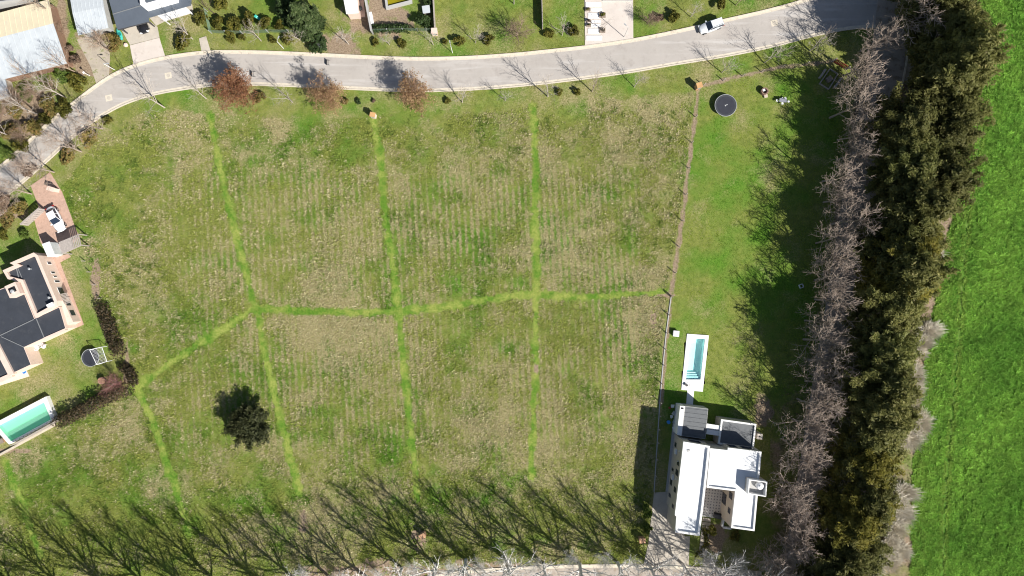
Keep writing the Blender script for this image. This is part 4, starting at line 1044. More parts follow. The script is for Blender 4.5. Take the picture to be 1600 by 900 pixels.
# ------------------------------------------------------------------ vehicles
def car(name, label, px, py, rz, Lc, Wc, Hc, paint, suv, cat):
    x, y = W(px, py, .8)
    t = thing(name, label, cat, (x, y, 0), rz)
    # body: plan outline with rounded corners lofted in height
    def outline(l, w_, k=3.2, n=28):
        out = []
        for i in range(n):
            a = 2 * math.pi * i / n; ca, sa = math.cos(a), math.sin(a)
            out.append((math.copysign(abs(ca) ** (2 / k), ca) * l / 2, math.copysign(abs(sa) ** (2 / k), sa) * w_ / 2))
        return out
    hb = Hc * (0.62 if suv else 0.60)
    lv = [(.18, .90, .88), (.30, .985, .97), (.55, 1.0, 1.0), (hb - .12, .985, .985), (hb, .95, .93)]
    vs = []; fs = []; n = 28
    for z, a, b in lv: vs += [(p[0], p[1], z - (0.10 * max(0, p[0] / (Lc / 2)) ** 2 if z >= hb - .12 else 0)) for p in outline(Lc * a, Wc * b)]
    for i in range(len(lv) - 1):
        for m in range(n): fs.append((i * n + m, i * n + (m + 1) % n, (i + 1) * n + (m + 1) % n, (i + 1) * n + m))
    fs.append(tuple(range((len(lv) - 1) * n, len(lv) * n))); fs.append(tuple(range(n - 1, -1, -1)))
    mb = MB(); mb.add(vs, fs); mb.build('body', paint, t, True)
    # cabin: front of the car is +x
    if suv: f0, f1, r1, r0 = .20, .02, -.43, -.475
    else: f0, f1, r1, r0 = .17, -.0, -.27, -.40
    wb_, wt = Wc * .90, Wc * .72
    zb, zt = hb - .06, Hc
    q = lambda xx, ww, z: [(xx * Lc, -ww / 2, z), (xx * Lc, ww / 2, z)]
    F0, F1, R1, R0 = q(f0, wb_ * .95, zb), q(f1, wt, zt), q(r1, wt * .96, zt), q(r0, wb_ * .92, zb)
    mb = MB(); mb.add(F0 + F1 + R1 + R0, [(0, 1, 3, 2), (2, 3, 5, 4), (4, 5, 7, 6), (0, 2, 4, 6), (7, 5, 3, 1)]); mb.build('cabin', paint, t)
    def panel(nm, quad, off, m, sh=.1):
        c = [sum(p[i] for p in quad) / 4 for i in range(3)]
        vv = [tuple(p[i] + (c[i] - p[i]) * sh + off[i] for i in range(3)) for p in quad]
        mb = MB(); mb.add(vv, [(0, 1, 2, 3)]); mb.build(nm, m, t)
    panel('windscreen', [F0[0], F0[1], F1[1], F1[0]], (.02, 0, .025), GLASS, .07)
    panel('rear_window', [R1[0], R1[1], R0[1], R0[0]], (-.02, 0, .025), GLASS, .12)
    for s in (0, 1):
        sg = -1 if s == 0 else 1
        mF = [(F0[s][i] * .5 + R0[s][i] * .5) for i in range(3)]; mT = [(F1[s][i] * .5 + R1[s][i] * .5) for i in range(3)]
        for aa in ((F0[s], F1[s], mT, mF), (mF, mT, R1[s], R0[s])): panel('side_window', list(aa), (0, sg * .03, .012), GLASS, .14)
        mb = MB(); mb.box((f0 * Lc - .15, sg * (Wc / 2 + .06), hb + .02), (.16, .22, .14)); mb.build('mirror', paint, t)
        mb = MB(); mb.box((Lc * .465, sg * Wc * .33, hb - .28), (.2, .38, .14)); mb.build('headlight', LAMP_W, t)
        mb = MB(); mb.box((-Lc * .475, sg * Wc * .36, hb - .2), (.14, .3, .2)); mb.build('tail_light', LAMP_R, t)
        for xx in (.31, -.30):
            wl_ = MB(); rr = .33
            pr = [(xx * Lc, sg * (Wc / 2 - .21), rr), (xx * Lc, sg * (Wc / 2 + .005), rr)]
            wl_.tube(pr, rr, 16); wo = wl_.build('wheel', BLACK, t)
            MB().tube([(xx * Lc, sg * (Wc / 2 - .0), rr), (xx * Lc, sg * (Wc / 2 + .02), rr)], .21, 12).build('rim', RIM, wo)
        if suv: MB().tube([(f1 * Lc - .1, sg * wt * .44, zt + .04), (r1 * Lc + .1, sg * wt * .43, zt + .04)], .022, 5).build('roof_rail', STEEL, t)
    mb = MB(); mb.box((Lc * .493, 0, .38), (.06, Wc * .6, .16)); mb.build('grille', DSTEEL, t)
    mb = MB(); mb.box((-Lc * .493, 0, .62), (.04, .5, .13)); mb.build('number_plate', WPVC, t)
    return t
car('white_sedan', 'white sedan parked on the brick driveway at left', 86, 342, math.atan2(-18, 9.5) , 4.7, 1.85, 1.45, CARW, False, 'car')
car('silver_hatchback', 'silver estate car parked against the upper kerb of the street', 1111.5, 40, math.pi + math.atan2(14, 38), 4.3, 1.75, 1.55, CARS, True, 'car')
car('black_car', 'black car half hidden under the eave of the slate-roofed house', 219, 32, -1.25, 4.3, 1.75, 1.42, CARB, False, 'car')

# ------------------------------------------------------------------ garden equipment and street furniture
def trampoline(label, px, py, r):
    x, y = W(px, py, .75); t = thing('trampoline', label, 'trampoline', (x, y, 0))
    MB().lathe([(r - .32, .72), (r - .32, .74)], (0, 0, 0), 40).build('mat', mat('trampoline_mat', (0.035, 0.038, 0.05), .6), t)
    vs = []; n = 40
    for rr, z in ((r - .315, .735), (r - .02, .75), (r - .02, .70), (r - .315, .70)): vs += [(rr * math.cos(2 * math.pi * i / n), rr * math.sin(2 * math.pi * i / n), z) for i in range(n)]
    fs = [(a * n + i, a * n + (i + 1) % n, ((a + 1) % 4) * n + (i + 1) % n, ((a + 1) % 4) * n + i) for a in range(4) for i in range(n)]
    mb = MB(); mb.add(vs, fs); mb.build('pad', mat('grey_pad', (0.05, 0.055, 0.065), .6), t)
    pts = [((r + .03) * math.cos(2 * math.pi * i / 40), (r + .03) * math.sin(2 * math.pi * i / 40), .73) for i in range(41)]
    MB().tube(pts, .05, 6, False).build('rim', STEEL, t)
    for k in range(6):
        a = k * math.pi / 3 + .3; MB().tube([(r * math.cos(a), r * math.sin(a), -.05), (r * math.cos(a), r * math.sin(a), .72)], .035, 6).build('leg', STEEL, t)
    return t
t_ = trampoline('large round black trampoline on the right lawn near the corner pillar', 1134, 164.5, 1.82)
mb = MB(); mb.box((.1, .05, .76), (.45, .06, .02), .3); mb.box((-.1, -.05, .76), (.06, .25, .02), .3); mb.build('emblem', WPVC, t_)
trampoline('round black trampoline on the lawn of the pink house', 141, 559, 1.45)
# football goal beside it
g = thing('football_goal', 'white framed football goal overlapping the left trampoline', 'goal')
A_, B_ = W(140, 546.5, 1.8), W(151, 569.5, 1.8); C_, D_ = W(160, 542, 1.3), W(168, 564.5, 1.3)
T3 = lambda p, z: (p[0], p[1], z)
Lp = dict(x=0)
for nm, a, b in (('crossbar', T3(A_, 1.8), T3(B_, 1.8)), ('back_bar', T3(C_, 1.5), T3(D_, 1.5)), ('side_bar', T3(A_, 1.8), T3(C_, 1.5)), ('side_bar', T3(B_, 1.8), T3(D_, 1.5)), ('upright', T3(A_, 1.8), T3(A_, -.05)), ('upright', T3(B_, 1.8), T3(B_, -.05)), ('rear_post', T3(C_, 1.5), T3(C_, -.05)), ('rear_post', T3(D_, 1.5), T3(D_, -.05))):
    MB().tube([a, b], .055, 6).build(nm, WPVC, g)
nb = MB()
for k in range(1, 12):
    p, q = lerp(A_, B_, k / 12), lerp(C_, D_, k / 12); nb.tube([T3(p, 1.79), T3(q, 1.49)], .009, 3, False)
for k in range(1, 9):
    p, q = lerp(A_, C_, k / 9), lerp(B_, D_, k / 9); nb.tube([T3(p, 1.8 - .3 * k / 9), T3(q, 1.8 - .3 * k / 9)], .009, 3, False)
nb.build('net', WPVC, g)
x, y = W(162, 594); st = thing('stump_table', 'round wooden stump table by the hedge corner', 'table', (x, y, 0))
MB().lathe([(.5, -.1), (.42, .3), (.55, .62)], (0, 0, 0), 18).build('stump', BARKD, st); MB().lathe([(.62, .622), (.63, .70), (.6, .72)], (0, 0, 0), 22).build('top', mat('cut_wood', (0.42, 0.24, 0.16), .8, .2, 3.0), st)
# brazier corner and picnic table on the right lawn
x, y = W(1193, 144); o = thing('fire_pit', 'round brick fire pit with a pale lid on the right lawn', 'fire pit', (x, y, 0))
for k in range(12):
    a = k * math.pi / 6; mb = MB(); mb.box((.48 * math.cos(a), .48 * math.sin(a), .35), (.3, .24, .75), a + math.pi / 2); mb.build('brick', mat('fire_brick', (0.25, 0.16, 0.13), .9, .3, 5), o)
MB().lathe([(.4, .3), (.41, .34)], (0, 0, 0), 16).build('ash_bed', BARKD, o); mb = MB(); mb.box((-.2, .14, .76), (.42, .36, .05), .4); mb.build('lid', WPVC, o)
x, y = W(1196, 150.5); mb = MB(); mb.box((0, 0, .1), (.6, .5, .35), .2); tag(mb.build('stone_block', SAND, None, False, (x, y, 0)), 'pale stone block beside the round fire pit', 'block')
x, y = W(1221, 158.5); pt = thing('garden_table', 'grey rectangular garden table on the right lawn', 'table', (x, y, 0), -.12)
for k in range(5): mb = MB(); mb.box((0, -.24 + .12 * k, .72), (1.25, .112, .05)); mb.build('plank', mat('grey_table', (0.25, 0.26, 0.3), .6), pt)
for sx in (-1, 1):
    for sy in (-1, 1): MB().tube([(sx * .5, sy * .22, -.05), (sx * .5, sy * .22, .69)], .035, 5).build('leg', DSTEEL, pt)
for i, (a, b, lb) in enumerate(((1212.8, 158, 'white stool at the left end of the grey garden table'), (1221, 162.6, 'white stool on the lower side of the grey garden table'), (1230.5, 159.7, 'white stool at the right end of the grey garden table'), (1225.5, 154.5, 'right of two white stools on the upper side of the garden table'), (1221, 155, 'left of two white stools on the upper side of the garden table'))):
    x, y = W(a, b); o = thing('stool', lb, 'stool', (x, y, 0), .2 * i, 'stools round the garden table')
    MB().box((0, 0, .44), (.34, .34, .06)).build('seat', WPVC, o)
    for sx in (-1, 1):
        for sy in (-1, 1): MB().tube([(sx * .15, sy * .15, -.05), (sx * .13, sy * .13, .41)], .022, 5).build('leg', WPVC, o)
# picnic bench frame with benches in the shade
fr = thing('sandbox_frame', 'pale square timber sandbox frame in deep shade by the avenue', 'sandbox')
Q = WP([(1296, 108), (1308.5, 116), (1294, 140), (1280, 131)])
for i in range(4): MB().wall(Q[i], Q[(i + 1) % 4], .13, -.1, .3).build('board', GWOOD, fr)
mb = MB(); mb.box((*W(1295, 124), .1), (1.0, .9, .5), .6); mb.build('play_box', WOOD, fr)
for i, (p, q, lb) in enumerate(((W(1279, 123), W(1288.5, 109), 'grey bench left of the sandbox frame'), (W(1302, 138), W(1313, 123), 'grey bench right of the sandbox frame'))):
    o = thing('bench', lb, 'bench', (0, 0, 0), 0, 'benches by the sandbox')
    MB().wall(p, q, .35, .42, .48).build('seat', GWOOD, o)
    for f in (.1, .9): c = lerp(p, q, f); MB().box((c[0], c[1], .17), (.3, .3, .5), .6).build('leg', GWOOD, o)
gt2 = thing('avenue_gate', 'rust red metal gate in the shade at the end of the upper fence', 'gate')
p, q = W(1301, 96), W(1322, 109)
for k in range(10): MB().wall(lerp(p, q, k / 10), lerp(p, q, (k + .7) / 10), .06, .05, 1.4).build('bar', RUST, gt2)
for z in (.2, 1.25): MB().wall(p, q, .1, z, z + .1).build('rail', RUST, gt2)
for c in (p, q): MB().box((c[0], c[1], .7), (.2, .2, 1.7), .5).build('post', GWOOD, gt2)
# bicycles/cart heap by the gravel patch: a pale handcart
x, y = W(1450, 113); hc = thing('handcart', 'white metal handcart parked under the evergreens by the gravel patch', 'cart', (x, y, 0), .9)
MB().box((0, 0, .55), (1.9, .9, .05)).build('bed', WPVC, hc)
for s in (-1, 1):
    MB().wall((-.95, s * .45), (.95, s * .45), .04, .58, .85).build('side_board', WPVC, hc)
    for k in (-.6, .6): MB().tube([(k, s * .5, .3), (k, s * .58, .3)], .32, 14).build('wheel', BLACK, hc)
MB().tube([(.95, 0, .55), (1.7, 0, .9)], .03, 5).build('drawbar', STEEL, hc)
x, y = W(1437, 114.5); mb = MB(); mb.box((0, 0, .3), (.9, .45, .8), .5); tag(mb.build('sign_stone', WHITE, None, False, (x, y, 0)), 'small white marker stone at the foot of a trunk by the gravel patch', 'stone')
x, y = W(1251, 447); o = thing('lawn_crate', 'small white crate in the shade by the left avenue trees', 'crate', (x, y, 0), .4)
for k in range(4): a = k * math.pi / 2; MB().box((.3 * math.cos(a), .3 * math.sin(a), .2), (.56, .05, .5), a + math.pi / 2).build('side', WPVC, o)
# black boards on the street
for i, (a, b, lb) in enumerate(((394, 116, 'black upright board on thin feet on the street by the orange-leaved tree'), (511, 98, 'black upright board on thin feet near the upper side of the street'))):
    x, y = W(a, b); o = thing('barrier_board', lb, 'barrier', (x, y, .0), 0, 'boards standing on the street')
    MB().box((-.02, 0, .28), (.06, .9, .42)).build('board', BLACK, o)
    for s in (-1, 1):
        MB().tube([(0, s * .4, .02), (.55, s * .42, .02)], .025, 4).build('foot', DSTEEL, o); MB().tube([(.5, s * .42, .02), (.02, s * .4, .45)], .02, 4).build('strut', DSTEEL, o)
    MB().tube([(.3, -.42, .2), (.3, .42, .2)], .022, 4).build('cross_bar', DSTEEL, o)
# street lamps
for i, (a, b, lb) in enumerate(((179, 109, 'thin white street lamp post at the right side of the dirt lane'), (140, 118, 'short white street post at the left side of the dirt lane'), (443, 75.5, 'white street lamp post below the clipped bushes'), (707, 82.5, 'white street lamp post below the brick pillar'), (975, 58, 'slender grey lamp post on the entrance drive'), (1428, 126, 'grey lamp post beside the gravel patch'))):
    x, y = W(a, b); h = 3.3 if i != 1 else 1.6
    if i == 4: h = 4.4
    o = thing('street_lamp', lb, 'street lamp', (x, y, 0), .6 * i, 'street lamps')
    MB().tube([(0, 0, -.1), (0, 0, h)], [.055, .045], 8).build('post', STEEL if i > 3 else WPVC, o)
    if i != 1:
        MB().tube([(0, 0, h), (.3, 0, h + .12), (.6, 0, h + .1)], .035, 6).build('arm', STEEL, o); MB().box((.75, 0, h + .08), (.45, .18, .09)).build('lamp_head', STEEL, o)
    else: MB().box((0, 0, h + .08), (.3, .3, .15)).build('lamp_head', WPVC, o)
# rubbish bin in the dark bush
x, y = W(501, 74); o = thing('rubbish_bin', 'black wheeled rubbish bin set into the dark round bush', 'bin', (x, y, 0))
MB().prism([(-.33, -.33), (.33, -.33), (.33, .33), (-.33, .33)], .05, 1.0, [(-.4, -.4), (.4, -.4), (.4, .4), (-.4, .4)]).build('body', DSTEEL, o); MB().box((0, .03, 1.05), (.86, .9, .08)).build('lid', DSTEEL, o); MB().box((0, -.2, 1.1), (.3, .25, .03)).build('sticker', WPVC, o)
for s in (-1, 1): MB().tube([(s * .3, .38, .1), (s * .36, .38, .1)], .12, 10).build('wheel', BLACK, o)
# teal boat by the house corner
x, y = W(188.5, 55); bt = thing('kayak', 'teal plastic kayak lying beside the slate-roofed house', 'kayak', (x, y, .05), math.radians(-66))
vs = []; n = 10
for i in range(n + 1):
    f = i / n * 2 - 1; w_ = .42 * (1 - f * f) ** .7 + .01; xx = f * 1.05
    vs += [(xx, -w_, .30 + .1 * f * f), (xx, 0, .38 + .08 * f * f), (xx, w_, .30 + .1 * f * f), (xx, w_ * .6, .02), (xx, -w_ * .6, .02)]
mb = MB(); mb.add(vs, [(i * 5 + a, i * 5 + (a + 1) % 5, i * 5 + 5 + (a + 1) % 5, i * 5 + 5 + a) for i in range(n) for a in range(5)]); mb.build('hull', TEAL, bt, True)
MB().lathe([(.3, .36), (.32, .42), (.25, .42)], (0, 0, 0), 16).build('cockpit', mat('teal_dark', (0.02, 0.2, 0.2), .5), bt)
x, y = W(401, 27); o = thing('garden_slide', 'small teal plastic slide on the lawn behind the clipped bushes', 'slide', (x, y, 0), -.6)
MB().box((0, 0, .5), (.4, .45, .06)).build('platform', TEAL, o); MB().add([(.2, -.2, .53), (.2, .2, .53), (.9, .2, .05), (.9, -.2, .05)], [(0, 1, 2, 3)]).build('chute', TEAL, o)
for s in (-1, 1): MB().tube([(-.15, s * .2, -.05), (-.15, s * .2, .5)], .03, 5).build('leg', TEAL, o)
# pale stones near the tree by the drive
x, y = W(197, 70.5); mb = MB(); mb.lathe([(.35, -.1), (.4, .2), (.2, .4)], (0, 0, 0), 7); tag(mb.build('rock', PINK, None, False, (x, y, 0)), 'pinkish rock at the left corner of the concrete driveway', 'rock')

# ------------------------------------------------------------------ wire fences
def fence(label, pts, gap, h, m=GWOOD, plinth=None, mesh=False, wires=3, px=True):
    t = thing('wire_fence', label, 'fence')
    P = WP(pts)
    seg = []
    for i in range(len(P) - 1):
        l = math.hypot(P[i + 1][0] - P[i][0], P[i + 1][1] - P[i][1]); n = max(1, round(l / gap))
        seg += [lerp(P[i], P[i + 1], k / n) for k in range(n)]
    seg.append(P[-1])
    pm = MB().box((0, 0, h / 2 - .1), (.11, .11, h + .2)).mesh('post', m)
    for p in seg: link('post', pm, None, t, (p[0], p[1], 0))
    for k in range(wires):
        z = h * (k + 1) / wires - .05
        MB().tube([(p[0], p[1], z) for p in seg], .007, 3, False).build('wire', mat('rusted_wire', (0.2, 0.17, 0.14), .95, .2, 3.0, spec=0.0), t)
    if plinth:
        for i in range(len(seg) - 1): MB().wall(seg[i], lerp(seg[i], seg[i + 1], .995), .16, -.1, plinth).build('plinth', GREYW, t)
    if mesh:
        mb = MB()
        for i in range(len(seg) - 1):
            l = math.hypot(seg[i + 1][0] - seg[i][0], seg[i + 1][1] - seg[i][1])
            for k in range(int(l / .14)):
                a = lerp(seg[i], seg[i + 1], k * .14 / l); b = lerp(seg[i], seg[i + 1], min(1, (k * .14 + h * .5) / l))
                mb.tube([(a[0], a[1], .05), (b[0], b[1], h - .05)], .012, 3, False); mb.tube([(b[0], b[1], .05), (a[0], a[1], h - .05)], .012, 3, False)
        mb.build('mesh', GCLOTH, t)
    return t
fence('wire fence with timber posts between the field and the right lawn', [(1092, 140), (1086.7, 182.7), (1080.7, 223), (1075.7, 263), (1071, 304), (1065.7, 345), (1060, 385), (1054, 426), (1048.5, 462)], 4.4, 1.35)
fence('denser wire fence on a concrete plinth between field and pool', [(1048.5, 464), (1041, 520), (1036, 570), (1031, 628), (1027, 690), (1022, 768)], 2.6, 1.5, plinth=.06)
fence('wire fence along the top of the right lawn below the street', [(1099, 133.5), (1130, 126), (1160, 119), (1190, 112.5), (1222, 105), (1260, 100), (1299, 96)], 3.4, 1.3)
fence('green wire mesh fence around the lawn with clipped bushes', [(324, 18), (331, 52), (380, 53), (420, 51), (452, 51), (495, 55)], 3.0, 1.5, STEEL, mesh=True)
fence('green wire mesh fence below the dark hedge at the top', [(582, 50), (630, 49), (676, 49)], 3.0, 1.5, STEEL, mesh=True)
fence('wire fence with leaning posts beside the pale lawn of the pink house', [(133, 408), (141, 425), (149, 445), (158, 466)], 2.0, 1.0, GWOOD, wires=2)

# ------------------------------------------------------------------ planting
R = random.Random(7)
def interp(tbl, y):
    return float(np.interp(y, [t[0] for t in tbl], [t[1] for t in tbl]))
L_EDGE = [(-150, 1440), (0, 1428), (100, 1412), (200, 1388), (300, 1374), (400, 1358), (500, 1344), (600, 1326), (700, 1310), (800, 1292), (900, 1270), (1150, 1225)]
R_EDGE = [(-150, 1545), (0, 1532), (100, 1545), (200, 1524), (300, 1508), (400, 1478), (480, 1462), (560, 1428), (640, 1416), (700, 1400), (800, 1394), (900, 1366), (1150, 1320)]
# two staggered rows of evergreens in the belt right of the avenue
cnt = {0: 0, 1: 0}
for row in (0, 1):
    y = -110 + 22 * row; off = [0, 0]
    while y < 1090:
        if row == 0:
            px = interp(L_EDGE, y) + 42 + R.uniform(-12, 16); sc = R.uniform(.8, 1.05)
        else:
            px = interp(R_EDGE, y) - 46 + R.uniform(-18, 8); sc = R.uniform(.72, 1.04)
        if not (row == 0 and 62 < y < 178):
            inview = -20 < y < 925
            if inview: cnt[row] += 1
            xy = W(px, y, 9.0 * sc)
            if inview: lb = '%s evergreen from the top in the %s of the belt' % (ordn(cnt[row]), 'left row beside the avenue' if row == 0 else 'right row facing the green crop')
            else:
                off[y > 0] += 1
                lb = '%s evergreen of the %s standing beyond the %s edge' % (ordn(off[y > 0]), 'left row' if row == 0 else 'right row', 'bottom' if y > 0 else 'top')
            m = EVM[1] if row == 0 and R.random() < .6 else (EVM[2] if R.random() < .28 and y > 380 else EVM[0])
            plant_tree('evergreen_tree', lb, EV[R.randrange(6)], xy, sc, R.uniform(0, 6.28), (BARKD, m), 'evergreen belt beside the avenue', sz=sc * R.uniform(.8, 1.12), tilt=(R.uniform(-.05, .05), R.uniform(-.05, .05)))
        y += R.uniform(33, 43) if row == 0 else R.uniform(34, 46)
# bare avenue trees: dense row left of the avenue, thinner row on its right side
k1 = 0
y = -60
while y < 1010:
    px = interp([(c[1], c[0]) for c in AVC], y) - (56 if y < 350 else 46) + R.uniform(-16, 12)
    if not (y < 60 and px < 1372 and y > 10):
        iv = 55 < y < 905
        if iv: k1 += 1
        sc = R.uniform(.8, 1.05) if y < 350 else R.uniform(.84, 1.06)
        lb = '%s bare grey tree from the top along the left edge of the avenue' % ordn(k1) if iv else ('%s bare tree of the left avenue row rooted beyond the top edge' % ordn(1 + sum(1 for q in bpy.data.objects if 'left avenue row rooted beyond the top' in q.get('label', ''))) if y < 60 else '%s bare tree of the left avenue row rooted beyond the bottom edge' % ordn(1 + sum(1 for q in bpy.data.objects if 'left avenue row rooted beyond the bottom' in q.get('label', ''))))
        if y > 60 or y < -30:
            plant_tree('avenue_tree', lb, avt[R.randrange(7)], W(px, y), sc, R.uniform(0, 6.28), (BARKP, BARKP), 'bare trees along the avenue', sz=sc * R.uniform(.9, 1.1))
    y += R.uniform(30, 39) if y < 350 else R.uniform(26, 34)
k2 = 0
y = 350
while y < 960:
    px = interp([(c[1], c[0]) for c in AVC], y) + 32 + R.uniform(-3, 6)
    if not 60 < y < 150:
        iv = y < 905
        if iv: k2 += 1
        sc = R.uniform(.7, .95)
        plant_tree('avenue_tree', '%s bare grey tree from the top along the right edge of the avenue' % ordn(k2) if iv else '%s bare tree of the right avenue row rooted beyond the bottom edge' % ordn(1 + sum(1 for q in bpy.data.objects if 'right avenue row rooted beyond the bottom' in q.get('label', ''))), avt[R.randrange(7)], W(px, y), sc, R.uniform(0, 6.28), (BARKG, BARKG), 'bare trees along the avenue')
    y += R.uniform(58, 74)
plant_tree('avenue_tree', 'big spreading bare tree where the street meets the avenue at the top', avt[2], W(1380, 42), 1.2, 1.0, (BARKP, BARKP), 'bare trees along the avenue')
# two stout trunks whose shadows cross the avenue near the gravel patch
for a, b, lb in ((1433, 116, 'tall evergreen with bare leaning trunk by the white marker stone'), (1429, 137, 'tall evergreen with bare trunk at the lower end of the gravel patch')):
    plant_tree('evergreen_tree', lb, EV[1 if b < 120 else 3], W(a, b), 1.0, b * .1, (BARKG, EVM[0]), 'evergreen belt beside the avenue', sz=1.2)

# white poplars along the lower street
px_l = [(-40, 935), (38, 933), (110, 932), (180, 930), (240, 930), (297, 928), (352, 924), (415, 921), (470, 915), (520, 910), (572, 905), (628, 897), (682, 891), (728, 884), (797, 888), (850, 890), (906, 890), (965, 888), (1014, 891), (1066, 890), (1114, 892), (1172, 903), (1225, 912), (1275, 925)]
n_in = 0
for i, (a, b) in enumerate(px_l):
    sc = R.uniform(.88, 1.08)
    n_in += 1
    plant_tree('poplar_tree', '%s bare whitish poplar from the left along the bottom edge, casting a long shadow' % ordn(n_in), pop[i % 6], W(a, b - (9 if a > 600 else 4)), sc, R.uniform(0, 6.28), (BARKW, BARKW), 'poplars along the lower street')
# a few thinner ones between them
for i, (a, b) in enumerate(((88, 946), (206, 944), (325, 940), (442, 936), (758, 893), (1040, 898), (1146, 899), (1200, 908))):
    plant_tree('poplar_tree', '%s thin young bare poplar from the left among the tall ones at the bottom edge' % ordn(i + 1), pop[(i + 3) % 6], W(a, b), .55, i * 1.3, (BARKW, BARKW), 'young poplars along the lower street')

for i, a in enumerate((478, 535, 592, 648, 705, 748, 790, 838, 890, 942, 988, 1042, 1098, 1150, 1195, 1238)):
    plant_tree('white_sapling', '%s low fluffy whitish bare tree from the left between the poplars at the bottom edge' % ordn(i + 1), den[i % 3], W(a, 896 - min(22, max(0, a - 560) * .08) + R.uniform(-6, 4)), R.uniform(.55, .72), i * 1.9, (BARKW, BARKW), 'low white trees along the lower street')
# street trees
ST = [(257, 168, 1.5, BARKL, 'large bare fan-shaped tree on the inside of the street bend'), (322, 154, 1.1, BARKL, 'bare tree left of the largest orange-leaved tree'),
      (457, 160, 1.1, BARKL, 'pale bare tree between the two left orange-leaved trees'), (722, 160, .9, BARKL, 'small bare tree right of the rightmost orange-leaved tree'),
      (790, 157, .75, BARKL, 'thin bare sapling below the middle of the street'), (856, 151, 1.2, BARKL, 'spreading bare tree above the third mown track'),
      (925, 143, 1.05, BARKP, 'bushy bare tree beside two dark shrubs below the street'), (991, 136, .8, BARKL, 'thin bare sapling left of the corner pillar'),
      (1128, 113, .9, BARKL, 'thin bare tree right of the corner pillar above the fence'), (1194, 98, 1.05, BARKL, 'bare tree above the upper fence opposite the fire pit'),
      (1265, 79, 1.1, BARKL, 'bare tree in the verge nearest the shaded street end'), (1278, 66, .8, BARKP, 'stubby twiggy tree at the edge of the evergreen shade'),
      (160, 201, 1.35, BARKP, 'upper of the bare trees along the lower side of the left street'), (127, 237, 1.3, BARKP, 'second bare tree along the lower side of the left street'),
      (84, 269, 1.25, BARKP, 'third bare tree beside the brick driveway entrance'), (49, 303, 1.25, BARKP, 'fourth bare tree left of the brick driveway entrance'), (10, 335, 1.2, BARKP, 'bare tree at the left picture edge below the street'),
      (103, 153, 1.3, BARKL, 'bare leaning tree above the street bend at left'), (60, 179, 1.3, BARKL, 'bare tree above the left street among autumn bushes'), (22, 215, 1.2, BARKL, 'bare tree near the left edge above the street'),
      (118, 112, 1.2, BARKG, 'bare twiggy tree at the corner of the cream and blue shed'), (70, 128, 1.35, BARKG, 'bare tree shading the pale blue shed roof'), (172, 80, 1.25, BARKG, 'bare reddish tree shading the narrow grey shed'), (90, 22, 1.2, BARKG, 'bare tree between cream shed and narrow grey shed'),
      (301, 61, 1.15, BARKL, 'stout bare grey tree on the lawn of the slate-roofed house'), (336, 22, .9, BARKD, 'dark bare tree at the corner of the green mesh fence'),
      (408, 64, .9, BARKL, 'small bare tree among the clipped bushes'), (475, 66, .8, BARKL, 'bare sapling between big fir and dark round bush'), (545, 69, 1.05, BARKL, 'pale twiggy tree on the dry patch by the white shed'),
      (609, 70, .7, BARKL, 'thin bare sapling below the dark hedge'), (677, 70, .75, BARKL, 'bare sapling below the brick pillar at the top'), (743, 67, .85, BARKL, 'bare tree between clipped bush and brown bush'),
      (878, 55, .9, BARKL, 'pale bare tree left of the white-stepped entrance'), (943, 47, .75, BARKL, 'bare sapling in a planter on the entrance'), (1079, 26, .8, BARKL, 'bare tree above the silver car'), (1150, 8, .9, BARKG, 'bare brown tree at the top edge right of the silver car')]
for i, (a, b, sc, m, lb) in enumerate(ST):
    left = m is BARKP and a < 200
    plant_tree('street_tree', lb, avt[i % 7] if left else stt[i % 6], W(a, b), sc * (.56 if left else 1.05), R.uniform(0, 6.28), (m, m), 'bare street and garden trees')
for i, (a, b, sc, lb) in enumerate(((35, 160, .9, 'brown twiggy scrub below the lean-to roof'), (62, 150, .8, 'brown twiggy scrub in the middle of the left garden'), (10, 182, .95, 'brown twiggy scrub at the left edge above the street'), (88, 140, .75, 'brown twiggy scrub below the blue shed roof'), (44, 215, .8, 'brown twiggy scrub beside the left street'), (18, 325, .8, 'brown twiggy scrub left of the driveway mouth'), (100, 52, .6, 'brown twiggy scrub along the brown shed wall'), (166, 66, .75, 'reddish twiggy scrub beside the narrow grey shed'), (40, 262, .7, 'brown twigs hanging over the left street'))):
    plant_tree('scrub', lb, den[i % 3], W(a, b), sc * .8, i * 1.1, (BARKG, mat('scrub_twigs', (0.30, 0.21, 0.15), .9, .25, 1.0)), 'twiggy scrub of the left gardens', cat='scrub')
# reddish bare shrub tree at the hedge corner
plant_tree('shrub_tree', 'bare reddish tree at the hedge corner of the pink house', den[1], W(189, 596), .75, 1.0, (BARKP, mat('reddish_twigs', (0.28, 0.13, 0.12), .9, .2, 1.0)), None)

# orange-leaved trees by the street
for i, (a, b, sc, m, lb) in enumerate(((383, 149, 1.12, 'orange', 'largest and reddest orange-leaved tree below the street'), (522, 158, 1.02, 'tan', 'middle orange-brown tree below the street'), (653, 153, 1.05, 'tan', 'rightmost orange-brown tree below the street, nearest a brick pillar'))):
    rs = np.random.RandomState(900 + i)
    tips = np.array([p[1][-1] for p in den3[i][2] if p[0] >= 2])
    pick = tips[rs.randint(0, len(tips), 9500 if i == 0 else 6500)] + rs.randn(9500 if i == 0 else 6500, 3) * .13
    lf = leaves('autumn_leaves', pick, rs.randn(len(pick), 3) + [0, 0, .5], .12, rs, 1.3)
    bark = mat('russet_twigs', (0.36, 0.21, 0.14), .9, .2, 1.0)
    x, y = W(a, b)
    plant_tree('autumn_tree', lb, (den[i][0], den[i][1], lf), (x, y), sc, 0, (BARKG, bark, LM[m]), 'orange-leaved street trees')
